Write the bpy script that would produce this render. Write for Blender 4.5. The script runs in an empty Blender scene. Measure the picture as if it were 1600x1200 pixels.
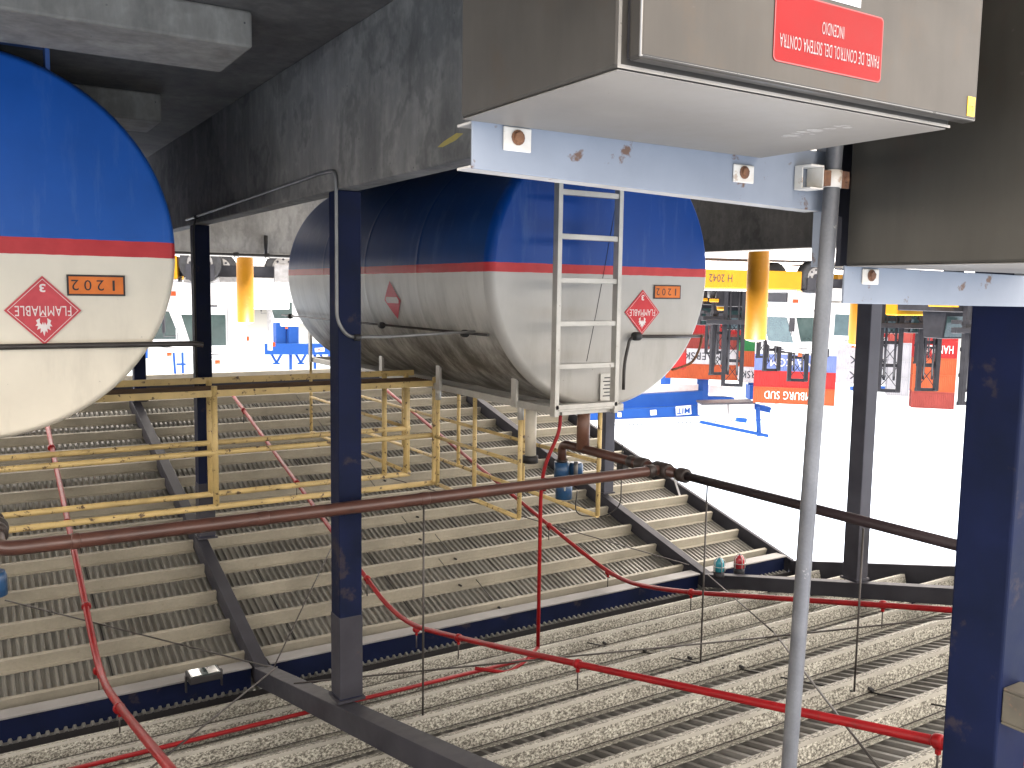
import bpy, bmesh, math, random
from mathutils import Vector, Matrix
random.seed(7)
R = math.radians
# ------------------------------------------------------------------ camera, light, exposure
# eye level is z = 0; yard ground at z = -1.12, containment pit floor at z = -1.38
sc = bpy.context.scene
F = 1400.0 / 1600.0
zc = Vector((-200.0, 13500.0, 1400.0)).normalized()            # world up seen in picture axes (x right, y down, z forward)
y1 = 600 - (1400.0**2 - 200 * (-75 - 800)) / 13500
yc = Vector((-875.0, y1 - 600, 1400.0)).normalized()           # world +Y in picture axes
xc = yc.cross(zc).normalized()
cam_d = bpy.data.cameras.new('camera'); cam = bpy.data.objects.new('camera', cam_d)
sc.collection.objects.link(cam); sc.camera = cam
cam_d.sensor_width = 36; cam_d.lens = 36 * F; cam_d.clip_start = 0.05; cam_d.clip_end = 3000
PR = Vector((xc.x, yc.x, zc.x)); PD = Vector((xc.y, yc.y, zc.y)); PF = Vector((xc.z, yc.z, zc.z))
m = Matrix((PR, -PD, -PF)).transposed().to_4x4()
cam.matrix_world = m                                           # the phone was held upside down

GROUND = -1.12
FLOOR = -1.38
def at(x, y, d):                                               # bearing + distance -> point
    return PF * d + PR * ((x - 800) / 1400.0 * d) + PD * ((y - 600) / 1400.0 * d)

SUN_EL, SUN_AZ = 75, 140                                         # azimuth measured from +X towards +Y
w = bpy.data.worlds.new('World'); sc.world = w; w.use_nodes = True
nt = w.node_tree; nt.nodes.clear()
sky = nt.nodes.new('ShaderNodeTexSky'); sky.sky_type = 'NISHITA'; sky.sun_disc = False
sky.sun_elevation = R(SUN_EL); sky.sun_rotation = R(90 - SUN_AZ)
sky.air_density = 1.0; sky.dust_density = 6.0; sky.ozone_density = 1.0; sky.altitude = 0
bg = nt.nodes.new('ShaderNodeBackground'); bg.inputs[1].default_value = 0.15
wo = nt.nodes.new('ShaderNodeOutputWorld')
hs = nt.nodes.new('ShaderNodeHueSaturation'); hs.inputs['Saturation'].default_value = 0.55; nt.links.new(sky.outputs[0], hs.inputs['Color']); nt.links.new(hs.outputs[0], bg.inputs[0]); nt.links.new(bg.outputs[0], wo.inputs[0])
sd = bpy.data.lights.new('sun', 'SUN'); sd.energy = 5.0; sd.angle = R(0.5); sd.color = (1, 0.95, 0.88)
so = bpy.data.objects.new('sun', sd); sc.collection.objects.link(so)
sdir = Vector((math.cos(R(SUN_EL)) * math.cos(R(SUN_AZ)), math.cos(R(SUN_EL)) * math.sin(R(SUN_AZ)), math.sin(R(SUN_EL))))
so.rotation_euler = sdir.to_track_quat('Z', 'Y').to_euler()
so.location = (0, 0, 30)
sc.view_settings.view_transform = 'Standard'; sc.view_settings.look = 'None'
sc.view_settings.exposure = 2.7; sc.view_settings.gamma = 1
sc.render.engine = 'CYCLES'
sc.cycles.use_denoising = True
sc.cycles.max_bounces = 7; sc.cycles.diffuse_bounces = 5; sc.cycles.glossy_bounces = 3
sc.cycles.sample_clamp_indirect = 6
sc.cycles.caustics_reflective = False; sc.cycles.caustics_refractive = False

# ------------------------------------------------------------------ materials
MATS = {}
def new_mat(name):
    m = bpy.data.materials.new(name); m.use_nodes = True
    return m, m.node_tree, m.node_tree.nodes['Principled BSDF']
def noise(nt, coord, scale, detail=6, rough=0.6, vec_scale=None):
    n = nt.nodes.new('ShaderNodeTexNoise'); n.inputs['Scale'].default_value = scale
    n.inputs['Detail'].default_value = detail; n.inputs['Roughness'].default_value = rough
    src = coord
    if vec_scale:
        mp = nt.nodes.new('ShaderNodeMapping'); mp.inputs['Scale'].default_value = vec_scale
        nt.links.new(coord, mp.inputs[0]); src = mp.outputs[0]
    nt.links.new(src, n.inputs['Vector']); return n.outputs['Fac']
def ramp(nt, fac, stops):
    r = nt.nodes.new('ShaderNodeValToRGB'); e = r.color_ramp.elements
    e[0].position, e[0].color = stops[0][0], (*stops[0][1], 1); e[1].position, e[1].color = stops[-1][0], (*stops[-1][1], 1)
    for p, c in stops[1:-1]:
        k = e.new(p); k.color = (*c, 1)
    nt.links.new(fac, r.inputs[0]); return r.outputs[0]
def framp(nt, fac, a, b): return ramp(nt, fac, [(a, (0, 0, 0)), (b, (1, 1, 1))])
def mix(nt, fac, a, b, mode='MIX'):
    n = nt.nodes.new('ShaderNodeMix'); n.data_type = 'RGBA'; n.blend_type = mode
    for s, v in ((n.inputs[0], fac), (n.inputs[6], a), (n.inputs[7], b)):
        if isinstance(v, (int, float)): s.default_value = v
        elif isinstance(v, tuple): s.default_value = (*v[:3], 1)
        else: nt.links.new(v, s)
    return n.outputs[2]
def math_n(nt, op, a, b=0.0):
    n = nt.nodes.new('ShaderNodeMath'); n.operation = op
    for i, v in enumerate((a, b)):
        if isinstance(v, (int, float)): n.inputs[i].default_value = v
        else: nt.links.new(v, n.inputs[i])
    return n.outputs[0]
def coord(nt): return nt.nodes.new('ShaderNodeTexCoord').outputs['Object']
def bump(nt, b, h, strength, dist=0.01):
    n = nt.nodes.new('ShaderNodeBump'); n.inputs['Strength'].default_value = strength; n.inputs['Distance'].default_value = dist
    nt.links.new(h, n.inputs['Height']); nt.links.new(n.outputs[0], b.inputs['Normal'])
def mat(name, c1, c2=None, scale=3, rough=0.6, metal=0.0, spots=None, spot_c=(0.09, 0.035, 0.015), spot_scale=14, spot_lo=0.64, bmp=0.0, vs=None, spec=0.5, fine=None):
    """paint / metal with patchy tone (c1..c2), optional rust or dirt spots and grain"""
    if name in MATS: return MATS[name]
    m, nt, b = new_mat(name); co = coord(nt)
    c2 = c2 or tuple(x * 0.75 for x in c1)
    col = ramp(nt, noise(nt, co, scale, vec_scale=vs), [(0.35, c2), (0.68, c1)])
    if fine:
        col = mix(nt, fine, col, ramp(nt, noise(nt, co, scale * 18, 3), [(0.3, (0.25,) * 3), (0.7, (1, 1, 1))]), 'MULTIPLY')
    if spots:
        f = framp(nt, noise(nt, co, spot_scale, 5, 0.65), spot_lo, spot_lo + 0.06)
        f2 = math_n(nt, 'MULTIPLY', f, spots)
        col = mix(nt, f2, col, spot_c)
    nt.links.new(col, b.inputs['Base Color'])
    b.inputs['Roughness'].default_value = rough; b.inputs['Metallic'].default_value = metal
    b.inputs['Specular IOR Level'].default_value = spec
    rr = nt.nodes.new('ShaderNodeMapRange'); rr.inputs['To Min'].default_value = max(0, rough - 0.12); rr.inputs['To Max'].default_value = min(1, rough + 0.15)
    nt.links.new(noise(nt, co, scale * 4, 4), rr.inputs[0]); nt.links.new(rr.outputs[0], b.inputs['Roughness'])
    if bmp: bump(nt, b, noise(nt, co, scale * 8, 6), bmp)
    MATS[name] = m; return m

def concrete_mat(name, base, dark, form=True):
    m, nt, b = new_mat(name); co = coord(nt)
    c = ramp(nt, noise(nt, co, 1.3, 8, 0.62), [(0.3, dark), (0.55, base), (0.75, tuple(min(1, x * 1.25) for x in base))])
    c = mix(nt, 0.55, c, ramp(nt, noise(nt, co, 9, 8, 0.7, (1, 1, 0.35)), [(0.3, (0.45, 0.44, 0.42)), (0.7, (1.15, 1.13, 1.1))]), 'MULTIPLY')
    # swirling trowel or formwork figure
    wv = nt.nodes.new('ShaderNodeTexWave'); wv.inputs['Scale'].default_value = 0.9; wv.inputs['Distortion'].default_value = 14; wv.inputs['Detail'].default_value = 5; wv.inputs['Detail Scale'].default_value = 1.6; wv.inputs['Detail Roughness'].default_value = 0.65
    nt.links.new(co, wv.inputs[0])
    c = mix(nt, 0.65 if form else 0.3, c, ramp(nt, wv.outputs['Fac'], [(0.0, (0.55, 0.55, 0.56)), (0.18, (0.8, 0.8, 0.8)), (0.5, (1.08, 1.07, 1.05)), (0.9, (0.85, 0.85, 0.86))]), 'MULTIPLY')
    # bug holes
    vo = nt.nodes.new('ShaderNodeTexVoronoi'); vo.inputs['Scale'].default_value = 11; nt.links.new(co, vo.inputs[0])
    vo.inputs['Randomness'].default_value = 1.0
    hole = math_n(nt, 'MULTIPLY', math_n(nt, 'LESS_THAN', vo.outputs['Distance'], 0.055), framp(nt, noise(nt, co, 2.0, 3), 0.40, 0.55))
    c = mix(nt, math_n(nt, 'MULTIPLY', hole, 0.9), c, (0.05, 0.05, 0.05))
    # vertical streaks
    s = noise(nt, co, 5, 4, 0.6, (1.0, 1.0, 0.08))
    c = mix(nt, 0.5, c, ramp(nt, s, [(0.35, (0.6, 0.6, 0.6)), (0.65, (1.05, 1.05, 1.05))]), 'MULTIPLY')
    nt.links.new(c, b.inputs['Base Color']); b.inputs['Roughness'].default_value = 0.85
    bump(nt, b, noise(nt, co, 12, 8, 0.7), 0.25, 0.01)
    MATS[name] = m; return m

M_wall = concrete_mat('wall_concrete', (0.205, 0.20, 0.188), (0.115, 0.113, 0.108))
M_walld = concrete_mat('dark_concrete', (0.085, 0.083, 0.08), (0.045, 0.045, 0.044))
M_wall2 = concrete_mat('light_concrete', (0.42, 0.415, 0.40), (0.30, 0.295, 0.285), False)
M_floor = concrete_mat('floor_concrete', (0.15, 0.142, 0.13), (0.085, 0.08, 0.074), False)
M_plinth = concrete_mat('plinth_concrete', (0.38, 0.36, 0.315), (0.24, 0.225, 0.195), False)
M_pave = mat('yard_paving', (0.50, 0.47, 0.44), (0.36, 0.34, 0.32), 0.5, 0.85, fine=0.3, vs=(1, 0.2, 1))
M_navy = mat('navy_paint', (0.007, 0.011, 0.038), (0.005, 0.008, 0.022), 3, 0.55, spots=0.4, spot_c=(0.055, 0.042, 0.035), spot_scale=5, spot_lo=0.61, bmp=0.03, spec=0.08)
M_charcoal = mat('charcoal_paint', (0.045, 0.045, 0.055), (0.028, 0.028, 0.035), 3, 0.5, spots=0.5, spot_c=(0.08, 0.05, 0.035), spot_scale=8, spot_lo=0.68, spec=0.15)
M_beige = mat('beige_primer', (0.35, 0.325, 0.26), (0.26, 0.243, 0.195), 2.2, 0.6, fine=0.15, spots=0.25, spot_c=(0.12, 0.09, 0.06))
M_sheet = mat('galvanised_sheet', (0.29, 0.285, 0.26), (0.19, 0.185, 0.168), 1.0, 0.42, 0.3, vs=(3, 0.25, 1), spots=0.25, spot_c=(0.12, 0.10, 0.08), spot_scale=3)
M_sheet2 = mat('dull_galvanised_sheet', (0.20, 0.195, 0.18), (0.12, 0.115, 0.105), 1.2, 0.5, 0.3, vs=(3, 0.25, 1))
M_cream = mat('cream_paint', (0.62, 0.58, 0.48), (0.48, 0.45, 0.38), 4, 0.5, spots=0.4, spot_c=(0.16, 0.12, 0.08), spot_scale=20)
M_yellow = mat('worn_yellow_paint', (0.60, 0.45, 0.19), (0.44, 0.33, 0.14), 5, 0.55, spots=0.92, spot_c=(0.04, 0.02, 0.012), spot_scale=17, spot_lo=0.585, bmp=0.05)
M_bollard = mat('bollard_yellow', (0.28, 0.125, 0.006), (0.23, 0.10, 0.006), 2, 0.4, spots=0.3, spot_c=(0.3, 0.2, 0.05), spec=0.15)
M_conc_cap = mat('cap_concrete', (0.55, 0.50, 0.40), (0.40, 0.35, 0.28), 10, 0.9)
M_greyrail = mat('grey_aluminium', (0.50, 0.49, 0.45), (0.36, 0.35, 0.32), 5, 0.45, 0.3, spots=0.6, spot_c=(0.13, 0.08, 0.05), spot_scale=22, spot_lo=0.66)
M_brown = mat('brown_pipe_paint', (0.085, 0.036, 0.026), (0.055, 0.025, 0.019), 4, 0.36, spots=0.5, spot_c=(0.03, 0.018, 0.015), spot_scale=9, bmp=0.03)
M_dkbrown = mat('dark_fitting', (0.035, 0.024, 0.02), (0.022, 0.016, 0.014), 6, 0.5)
M_red = mat('red_pipe_paint', (0.26, 0.010, 0.012), (0.18, 0.009, 0.011), 5, 0.36, spots=0.5, spot_c=(0.10, 0.02, 0.015), spot_scale=9, spec=0.15)
M_galv = mat('galvanised_pipe', (0.15, 0.15, 0.15), (0.10, 0.10, 0.102), 8, 0.5, 0.3, fine=0.2, spots=0.5, spot_c=(0.5, 0.48, 0.42), spot_scale=26, spot_lo=0.66)
M_ltblue = mat('pale_blue_paint', (0.25, 0.275, 0.31), (0.20, 0.22, 0.25), 3, 0.5, spots=0.85, spot_c=(0.12, 0.055, 0.022), spot_scale=13, spot_lo=0.61, bmp=0.04, spec=0.15)
M_rust = mat('rust', (0.22, 0.10, 0.045), (0.09, 0.045, 0.028), 30, 0.85, bmp=0.3)
M_plate = mat('anchor_plate', (0.68, 0.65, 0.58), (0.55, 0.50, 0.42), 16, 0.5, spots=0.6, spot_c=(0.28, 0.15, 0.06), spot_scale=30, spot_lo=0.62)
M_black = mat('black_cable', (0.018, 0.017, 0.018), (0.012, 0.012, 0.012), 10, 0.6)
M_rubber = mat('tyre_rubber', (0.05, 0.05, 0.052), (0.035, 0.035, 0.035), 8, 0.85, spec=0.15)
M_rim = mat('wheel_rim', (0.26, 0.255, 0.25), (0.18, 0.175, 0.17), 8, 0.45, spec=0.15)
M_white = mat('white_paint', (0.55, 0.55, 0.55), (0.48, 0.48, 0.48), 2, 0.4)
M_tyellow = mat('truck_yellow', (0.42, 0.20, 0.006), (0.36, 0.17, 0.006), 2, 0.45, spec=0.15)
M_orange = mat('orange_marker', (0.36, 0.05, 0.01), (0.30, 0.04, 0.01), 6, 0.45, spec=0.15)
M_dkgrey = mat('dark_machine_grey', (0.035, 0.035, 0.04), (0.02, 0.02, 0.024), 3, 0.6, spec=0.15)
M_midgrey = mat('mast_grey', (0.07, 0.07, 0.078), (0.045, 0.045, 0.05), 3, 0.55, spec=0.15)
M_cblue = mat('crane_blue', (0.012, 0.065, 0.26), (0.010, 0.055, 0.23), 0.4, 0.5, spec=0.15)
M_glass = mat('cab_glass', (0.035, 0.06, 0.058), (0.015, 0.03, 0.03), 1.5, 0.08, spec=0.8)
M_vblue = mat('valve_blue', (0.02, 0.075, 0.17), (0.015, 0.05, 0.12), 6, 0.35)
M_sup = mat('saddle_blue', (0.05, 0.12, 0.33), (0.035, 0.08, 0.22), 5, 0.45)
M_text = mat('lettering_black', (0.03, 0.02, 0.02), (0.02, 0.015, 0.015), 8, 0.6)
M_signtext = mat('sign_lettering', (0.34, 0.27, 0.26), (0.28, 0.2, 0.2), 20, 0.6)
M_textw = mat('lettering_white', (0.78, 0.72, 0.70), (0.66, 0.60, 0.58), 20, 0.6)
M_textg = mat('lettering_grey', (0.035, 0.037, 0.045), (0.028, 0.03, 0.036), 4, 0.6, spec=0.15)
M_sign = mat('sign_red', (0.23, 0.003, 0.005), (0.20, 0.003, 0.004), 6, 0.4, spots=0.4, spot_c=(0.34, 0.03, 0.03), spot_scale=7, spot_lo=0.66, spec=0.15)
M_sticker = mat('sticker_white', (0.75, 0.75, 0.74), (0.6, 0.6, 0.62), 20, 0.5)
M_plac = mat('placard_red', (0.60, 0.045, 0.055), (0.50, 0.035, 0.045), 9, 0.4, spec=0.15)
M_plac2 = mat('faded_placard_red', (0.58, 0.085, 0.10), (0.48, 0.06, 0.075), 9, 0.45, spec=0.15)
M_onum = mat('orange_plate', (0.72, 0.20, 0.045), (0.60, 0.16, 0.035), 9, 0.45, spec=0.15)
M_tag = mat('tag_yellow', (0.85, 0.52, 0.02), (0.75, 0.45, 0.02), 9, 0.4)
M_gasket = mat('gasket_black', (0.015, 0.014, 0.016), None, 9, 0.6)
M_lampb = mat('blue_lamp_globe', (0.03, 0.25, 0.32), (0.02, 0.15, 0.2), 20, 0.2)
M_lampr = mat('red_lamp_globe', (0.40, 0.03, 0.04), (0.25, 0.02, 0.03), 20, 0.2)
M_mirror = mat('floodlight_reflector', (0.85, 0.85, 0.82), (0.78, 0.78, 0.75), 4, 0.15, 0.7)

def speckle_mat():
    m, nt, b = new_mat('spangled_galvanised'); co = coord(nt)
    n1 = noise(nt, co, 85, 6, 0.78, (0.7, 1, 1)); n2 = noise(nt, co, 3.0, 3, 0.6)
    c = ramp(nt, n1, [(0.40, (0.06, 0.055, 0.048)), (0.47, (0.18, 0.17, 0.145)), (0.53, (0.36, 0.355, 0.315)), (0.62, (0.62, 0.61, 0.55))])
    c = mix(nt, 0.6, c, ramp(nt, n2, [(0.35, (0.7, 0.68, 0.62)), (0.65, (1.15, 1.15, 1.1))]), 'MULTIPLY')
    nt.links.new(c, b.inputs['Base Color']); b.inputs['Roughness'].default_value = 0.65
    bump(nt, b, n1, 0.15, 0.003); return m
M_speck = speckle_mat()

def steel_mat(name, c1, c2, stain, rough=0.33):
    m, nt, b = new_mat(name); co = coord(nt)
    c = ramp(nt, noise(nt, co, 2.6, 5, 0.55), [(0.3, c2), (0.7, c1)])
    c = mix(nt, 0.5, c, ramp(nt, noise(nt, co, 26, 4, 0.6, (1, 1, 0.12)), [(0.3, (0.72, 0.70, 0.66)), (0.7, (1.06, 1.05, 1.03))]), 'MULTIPLY')
    sp = framp(nt, noise(nt, co, 8, 7, 0.75, (1, 1, .7)), 0.54, 0.68)
    c = mix(nt, math_n(nt, 'MULTIPLY', sp, 0.6), c, stain)
    sp2 = framp(nt, noise(nt, co, 55, 2, 0.5, (0.35, 1, 1)), 0.74, 0.76)
    c = mix(nt, math_n(nt, 'MULTIPLY', sp2, 0.8), c, (0.06, 0.05, 0.045))
    nt.links.new(c, b.inputs['Base Color']); b.inputs['Metallic'].default_value = 0.45
    rr = nt.nodes.new('ShaderNodeMapRange'); rr.inputs['To Min'].default_value = rough - 0.06; rr.inputs['To Max'].default_value = rough + 0.2
    nt.links.new(noise(nt, co, 7, 6, 0.7), rr.inputs[0]); nt.links.new(rr.outputs[0], b.inputs['Roughness'])
    bump(nt, b, noise(nt, co, 160, 2, 0.5, (0.05, 0.05, 1)), 0.04, 0.001)
    return m
M_steel = steel_mat('stainless_steel', (0.055, 0.050, 0.043), (0.034, 0.031, 0.027), (0.05, 0.038, 0.027))
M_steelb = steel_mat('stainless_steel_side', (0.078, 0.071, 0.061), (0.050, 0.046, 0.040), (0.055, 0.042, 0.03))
M_steel2 = steel_mat('dull_stainless_steel', (0.056, 0.051, 0.041), (0.038, 0.035, 0.028), (0.045, 0.033, 0.025), 0.42)
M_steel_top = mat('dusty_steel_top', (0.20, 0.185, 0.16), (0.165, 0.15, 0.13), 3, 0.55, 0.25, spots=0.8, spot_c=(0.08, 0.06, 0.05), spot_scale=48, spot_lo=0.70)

def tank_mat(name, zlo, zhi, zb, white, blue, grime, streak=0.5, mat_rough=0.42, soot_shade=0.0):
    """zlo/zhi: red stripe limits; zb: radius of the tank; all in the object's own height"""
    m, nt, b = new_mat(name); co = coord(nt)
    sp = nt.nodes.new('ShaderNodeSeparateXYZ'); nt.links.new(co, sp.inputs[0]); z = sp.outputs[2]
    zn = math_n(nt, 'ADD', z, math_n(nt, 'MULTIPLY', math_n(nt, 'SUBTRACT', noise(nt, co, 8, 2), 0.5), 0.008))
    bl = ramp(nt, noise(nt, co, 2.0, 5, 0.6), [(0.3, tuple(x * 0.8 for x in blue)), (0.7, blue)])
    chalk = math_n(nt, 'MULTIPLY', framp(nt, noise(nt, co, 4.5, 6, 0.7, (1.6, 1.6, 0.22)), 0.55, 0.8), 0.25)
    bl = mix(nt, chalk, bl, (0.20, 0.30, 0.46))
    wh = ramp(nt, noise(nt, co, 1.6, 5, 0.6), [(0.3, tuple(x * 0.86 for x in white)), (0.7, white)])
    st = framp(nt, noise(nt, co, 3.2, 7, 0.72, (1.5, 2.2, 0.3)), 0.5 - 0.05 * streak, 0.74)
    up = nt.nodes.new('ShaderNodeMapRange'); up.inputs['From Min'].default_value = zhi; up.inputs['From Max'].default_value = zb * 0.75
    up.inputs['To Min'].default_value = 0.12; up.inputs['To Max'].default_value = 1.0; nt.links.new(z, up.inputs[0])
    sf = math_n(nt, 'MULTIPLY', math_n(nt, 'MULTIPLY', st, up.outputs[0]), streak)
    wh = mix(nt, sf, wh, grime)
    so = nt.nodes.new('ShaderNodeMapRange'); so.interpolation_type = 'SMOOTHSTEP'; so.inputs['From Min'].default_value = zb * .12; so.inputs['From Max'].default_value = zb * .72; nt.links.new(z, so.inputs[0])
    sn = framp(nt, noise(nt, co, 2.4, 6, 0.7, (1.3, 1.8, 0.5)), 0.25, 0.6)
    wh = mix(nt, math_n(nt, 'MULTIPLY', math_n(nt, 'MULTIPLY', so.outputs[0], sn), soot_shade), wh, (0.055, 0.05, 0.043))  # real soot plus the shade of the upper shell, mixed into the colour
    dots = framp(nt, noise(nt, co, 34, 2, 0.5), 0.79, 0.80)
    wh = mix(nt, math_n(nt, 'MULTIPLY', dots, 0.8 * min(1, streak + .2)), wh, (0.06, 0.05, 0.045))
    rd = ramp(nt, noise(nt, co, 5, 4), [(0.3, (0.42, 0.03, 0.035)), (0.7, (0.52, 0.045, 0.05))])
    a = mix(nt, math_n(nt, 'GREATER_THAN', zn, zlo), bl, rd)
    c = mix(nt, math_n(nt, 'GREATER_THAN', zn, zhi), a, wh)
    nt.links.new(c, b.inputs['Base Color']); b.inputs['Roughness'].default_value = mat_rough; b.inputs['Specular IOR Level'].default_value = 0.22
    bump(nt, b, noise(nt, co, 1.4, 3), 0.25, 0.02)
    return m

# ------------------------------------------------------------------ mesh helpers
class MB:
    def __init__(s): s.v = []; s.f = []; s.sm = []; s.mi = []; s.cur = 0
    def add(s, vs, fs, smooth=False):
        o = len(s.v); s.v += [Vector(p) for p in vs]
        for f in fs: s.f.append([i + o for i in f]); s.sm.append(smooth); s.mi.append(s.cur)
        return s
    def box(s, a, b):
        x0, y0, z0 = a; x1, y1, z1 = b
        if x0 > x1: x0, x1 = x1, x0
        if y0 > y1: y0, y1 = y1, y0
        if z0 > z1: z0, z1 = z1, z0
        return s.add([(x0,y0,z0),(x1,y0,z0),(x1,y1,z0),(x0,y1,z0),(x0,y0,z1),(x1,y0,z1),(x1,y1,z1),(x0,y1,z1)],
              [(0,3,2,1),(4,5,6,7),(0,1,5,4),(1,2,6,5),(2,3,7,6),(3,0,4,7)])
    def bar(s, p0, p1, wd, h, up=(0,0,1)):
        p0 = Vector(p0); p1 = Vector(p1); d = (p1 - p0).normalized(); up = Vector(up)
        sd = d.cross(up).normalized() * (wd / 2); u = sd.cross(d).normalized() * (h / 2)
        vs = []
        for p in (p0, p1): vs += [p - sd - u, p + sd - u, p + sd + u, p - sd + u]
        return s.add(vs, [(0,1,2,3),(7,6,5,4),(0,4,5,1),(1,5,6,2),(2,6,7,3),(3,7,4,0)])
    def prism(s, poly, ext, smooth=False):
        n = len(poly); ext = Vector(ext); vs = [Vector(p) for p in poly] + [Vector(p) + ext for p in poly]
        fs = [tuple(range(n))[::-1], tuple(range(n, 2 * n))] + [(i, (i + 1) % n, n + (i + 1) % n, n + i) for i in range(n)]
        return s.add(vs, fs, smooth)
    def tube(s, pts, r, n=10, caps=True):
        pts = [Vector(p) for p in pts]; rs = r if isinstance(r, (list, tuple)) else [r] * len(pts)
        t0 = (pts[1] - pts[0]).normalized(); ref = Vector((0, 0, 1)) if abs(t0.z) < 0.9 else Vector((1, 0, 0))
        u = t0.cross(ref).normalized(); vs = []
        for i, p in enumerate(pts):
            if i == 0: t = t0
            elif i == len(pts) - 1: t = (pts[i] - pts[i-1]).normalized()
            else: t = ((pts[i] - pts[i-1]).normalized() + (pts[i+1] - pts[i]).normalized()).normalized()
            u = (u - t * u.dot(t)).normalized(); v = t.cross(u)
            for k in range(n):
                a = 2 * math.pi * k / n; vs.append(p + (u * math.cos(a) + v * math.sin(a)) * rs[i])
        fs = []
        for i in range(len(pts) - 1):
            for k in range(n):
                fs.append((i*n + k, i*n + (k+1) % n, (i+1)*n + (k+1) % n, (i+1)*n + k))
        s.add(vs, fs, True)
        if caps:
            o = len(s.v) - len(vs)
            s.f.append([o + k for k in range(n)][::-1]); s.sm.append(False); s.mi.append(s.cur)
            s.f.append([o + (len(pts)-1)*n + k for k in range(n)]); s.sm.append(False); s.mi.append(s.cur)
        return s
    def build(s, name, material, parent=None, bevel=0.0, base=None):
        me = bpy.data.meshes.new(name)
        o = bpy.data.objects.new(name, me)
        if parent is not None:
            L = world_loc(parent); o.parent = parent
        else:
            L = Vector(base) if base is not None else Vector((0, 0, 0)); o.location = L
        me.from_pydata([tuple(v - L) for v in s.v], [], s.f)
        me.polygons.foreach_set('use_smooth', s.sm)
        ms = material if isinstance(material, (list, tuple)) else [material]
        for mm in ms: me.materials.append(mm)
        me.polygons.foreach_set('material_index', s.mi)
        me.update(); sc.collection.objects.link(o)
        bm = bmesh.new(); bm.from_mesh(me); bmesh.ops.recalc_face_normals(bm, faces=bm.faces); bm.to_mesh(me); bm.free()
        if bevel:
            b = o.modifiers.new('edge', 'BEVEL'); b.width = bevel; b.segments = 2; b.limit_method = 'ANGLE'
        return o
def world_loc(o):
    L = Vector(o.location)
    while o.parent: o = o.parent; L = L + Vector(o.location)
    return L
def fillet(pts, r, n=6):
    pts = [Vector(p) for p in pts]; out = [pts[0]]
    for i in range(1, len(pts) - 1):
        a, b, c = pts[i-1], pts[i], pts[i+1]
        d0 = (a - b); d1 = (c - b); rr = min(r, d0.length * .45, d1.length * .45)
        p0 = b + d0.normalized() * rr; p1 = b + d1.normalized() * rr
        for k in range(n + 1):
            t = k / n; out.append(p0 * (1-t)**2 + b * 2*t*(1-t) + p1 * t*t)
    out.append(pts[-1]); return out
def tag(o, label=None, cat=None, group=None, kind=None):
    for k, v in (('label', label), ('category', cat), ('group', group), ('kind', kind)):
        if v: o[k] = v
    return o
def thing(name, loc, label, cat, group=None):
    o = bpy.data.objects.new(name, None); sc.collection.objects.link(o); o.location = loc; o.empty_display_size = 0.1
    return tag(o, label, cat, group)
def children(o): return [c for c in sc.objects if c.parent == o]
def copy_tree(o, parent=None):
    c = o.copy(); sc.collection.objects.link(c)
    if parent: c.parent = parent
    for ch in children(o): copy_tree(ch, c)
    return c
def box_o(name, a, b, m, parent=None, bevel=0.0): return MB().box(a, b).build(name, m, parent, bevel)

def text(name, s, origin, right, up, width, height, m, parent, depth=0.0015, bold=0.0, rows=None):
    """lettering of the given overall width and height; origin is the lower left corner"""
    cu = bpy.data.curves.new(name, 'FONT'); cu.body = s; cu.resolution_u = 3; cu.offset = bold if (len(s) == 1 or bold >= .02) else 0.0; cu.space_character = 1.06
    to = bpy.data.objects.new(name, cu); sc.collection.objects.link(to)
    dg = bpy.context.evaluated_depsgraph_get(); me0 = to.evaluated_get(dg).to_mesh()
    vs = [v.co.copy() for v in me0.vertices]; fs = [tuple(p.vertices) for p in me0.polygons]
    to.evaluated_get(dg).to_mesh_clear(); bpy.data.objects.remove(to); bpy.data.curves.remove(cu)
    x0 = min(v.x for v in vs); x1 = max(v.x for v in vs); y0 = min(v.y for v in vs); y1 = max(v.y for v in vs)
    right = Vector(right).normalized(); up = Vector(up).normalized(); nrm = right.cross(up); origin = Vector(origin)
    mb = MB()
    mb.add([origin + right * ((v.x - x0) / (x1 - x0) * width) + up * ((v.y - y0) / (y1 - y0) * height) + nrm * depth for v in vs], fs)
    return mb.build(name, m, parent)

# ------------------------------------------------------------------ ground
g = MB(); B = 1500.0
hx0, hx1, hy0, hy1 = -7.95, 3.6, 2.0, 13.5
xs = [-B, -60, hx0, hx1, 60, B]; ys = [-B, -60, hy0, hy1, 60, B]
idx = {}
for i, x in enumerate(xs):
    for j, y in enumerate(ys): idx[i, j] = len(g.v); g.v.append(Vector((x, y, GROUND)))
for i in range(5):
    for j in range(5):
        if i == 2 and j == 2: continue
        g.f.append([idx[i, j], idx[i+1, j], idx[i+1, j+1], idx[i, j+1]]); g.sm.append(False); g.mi.append(0)
tag(g.build('pavement', M_pave), kind='structure')
fl = MB().box((hx0, hy0, FLOOR - 0.2), (hx1, hy1, FLOOR))
fl.box((hx0, hy0 - 0.1, FLOOR - .2), (hx1, hy0, GROUND - 0.003))
tag(fl.build('pit_floor', M_floor), kind='structure')

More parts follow.
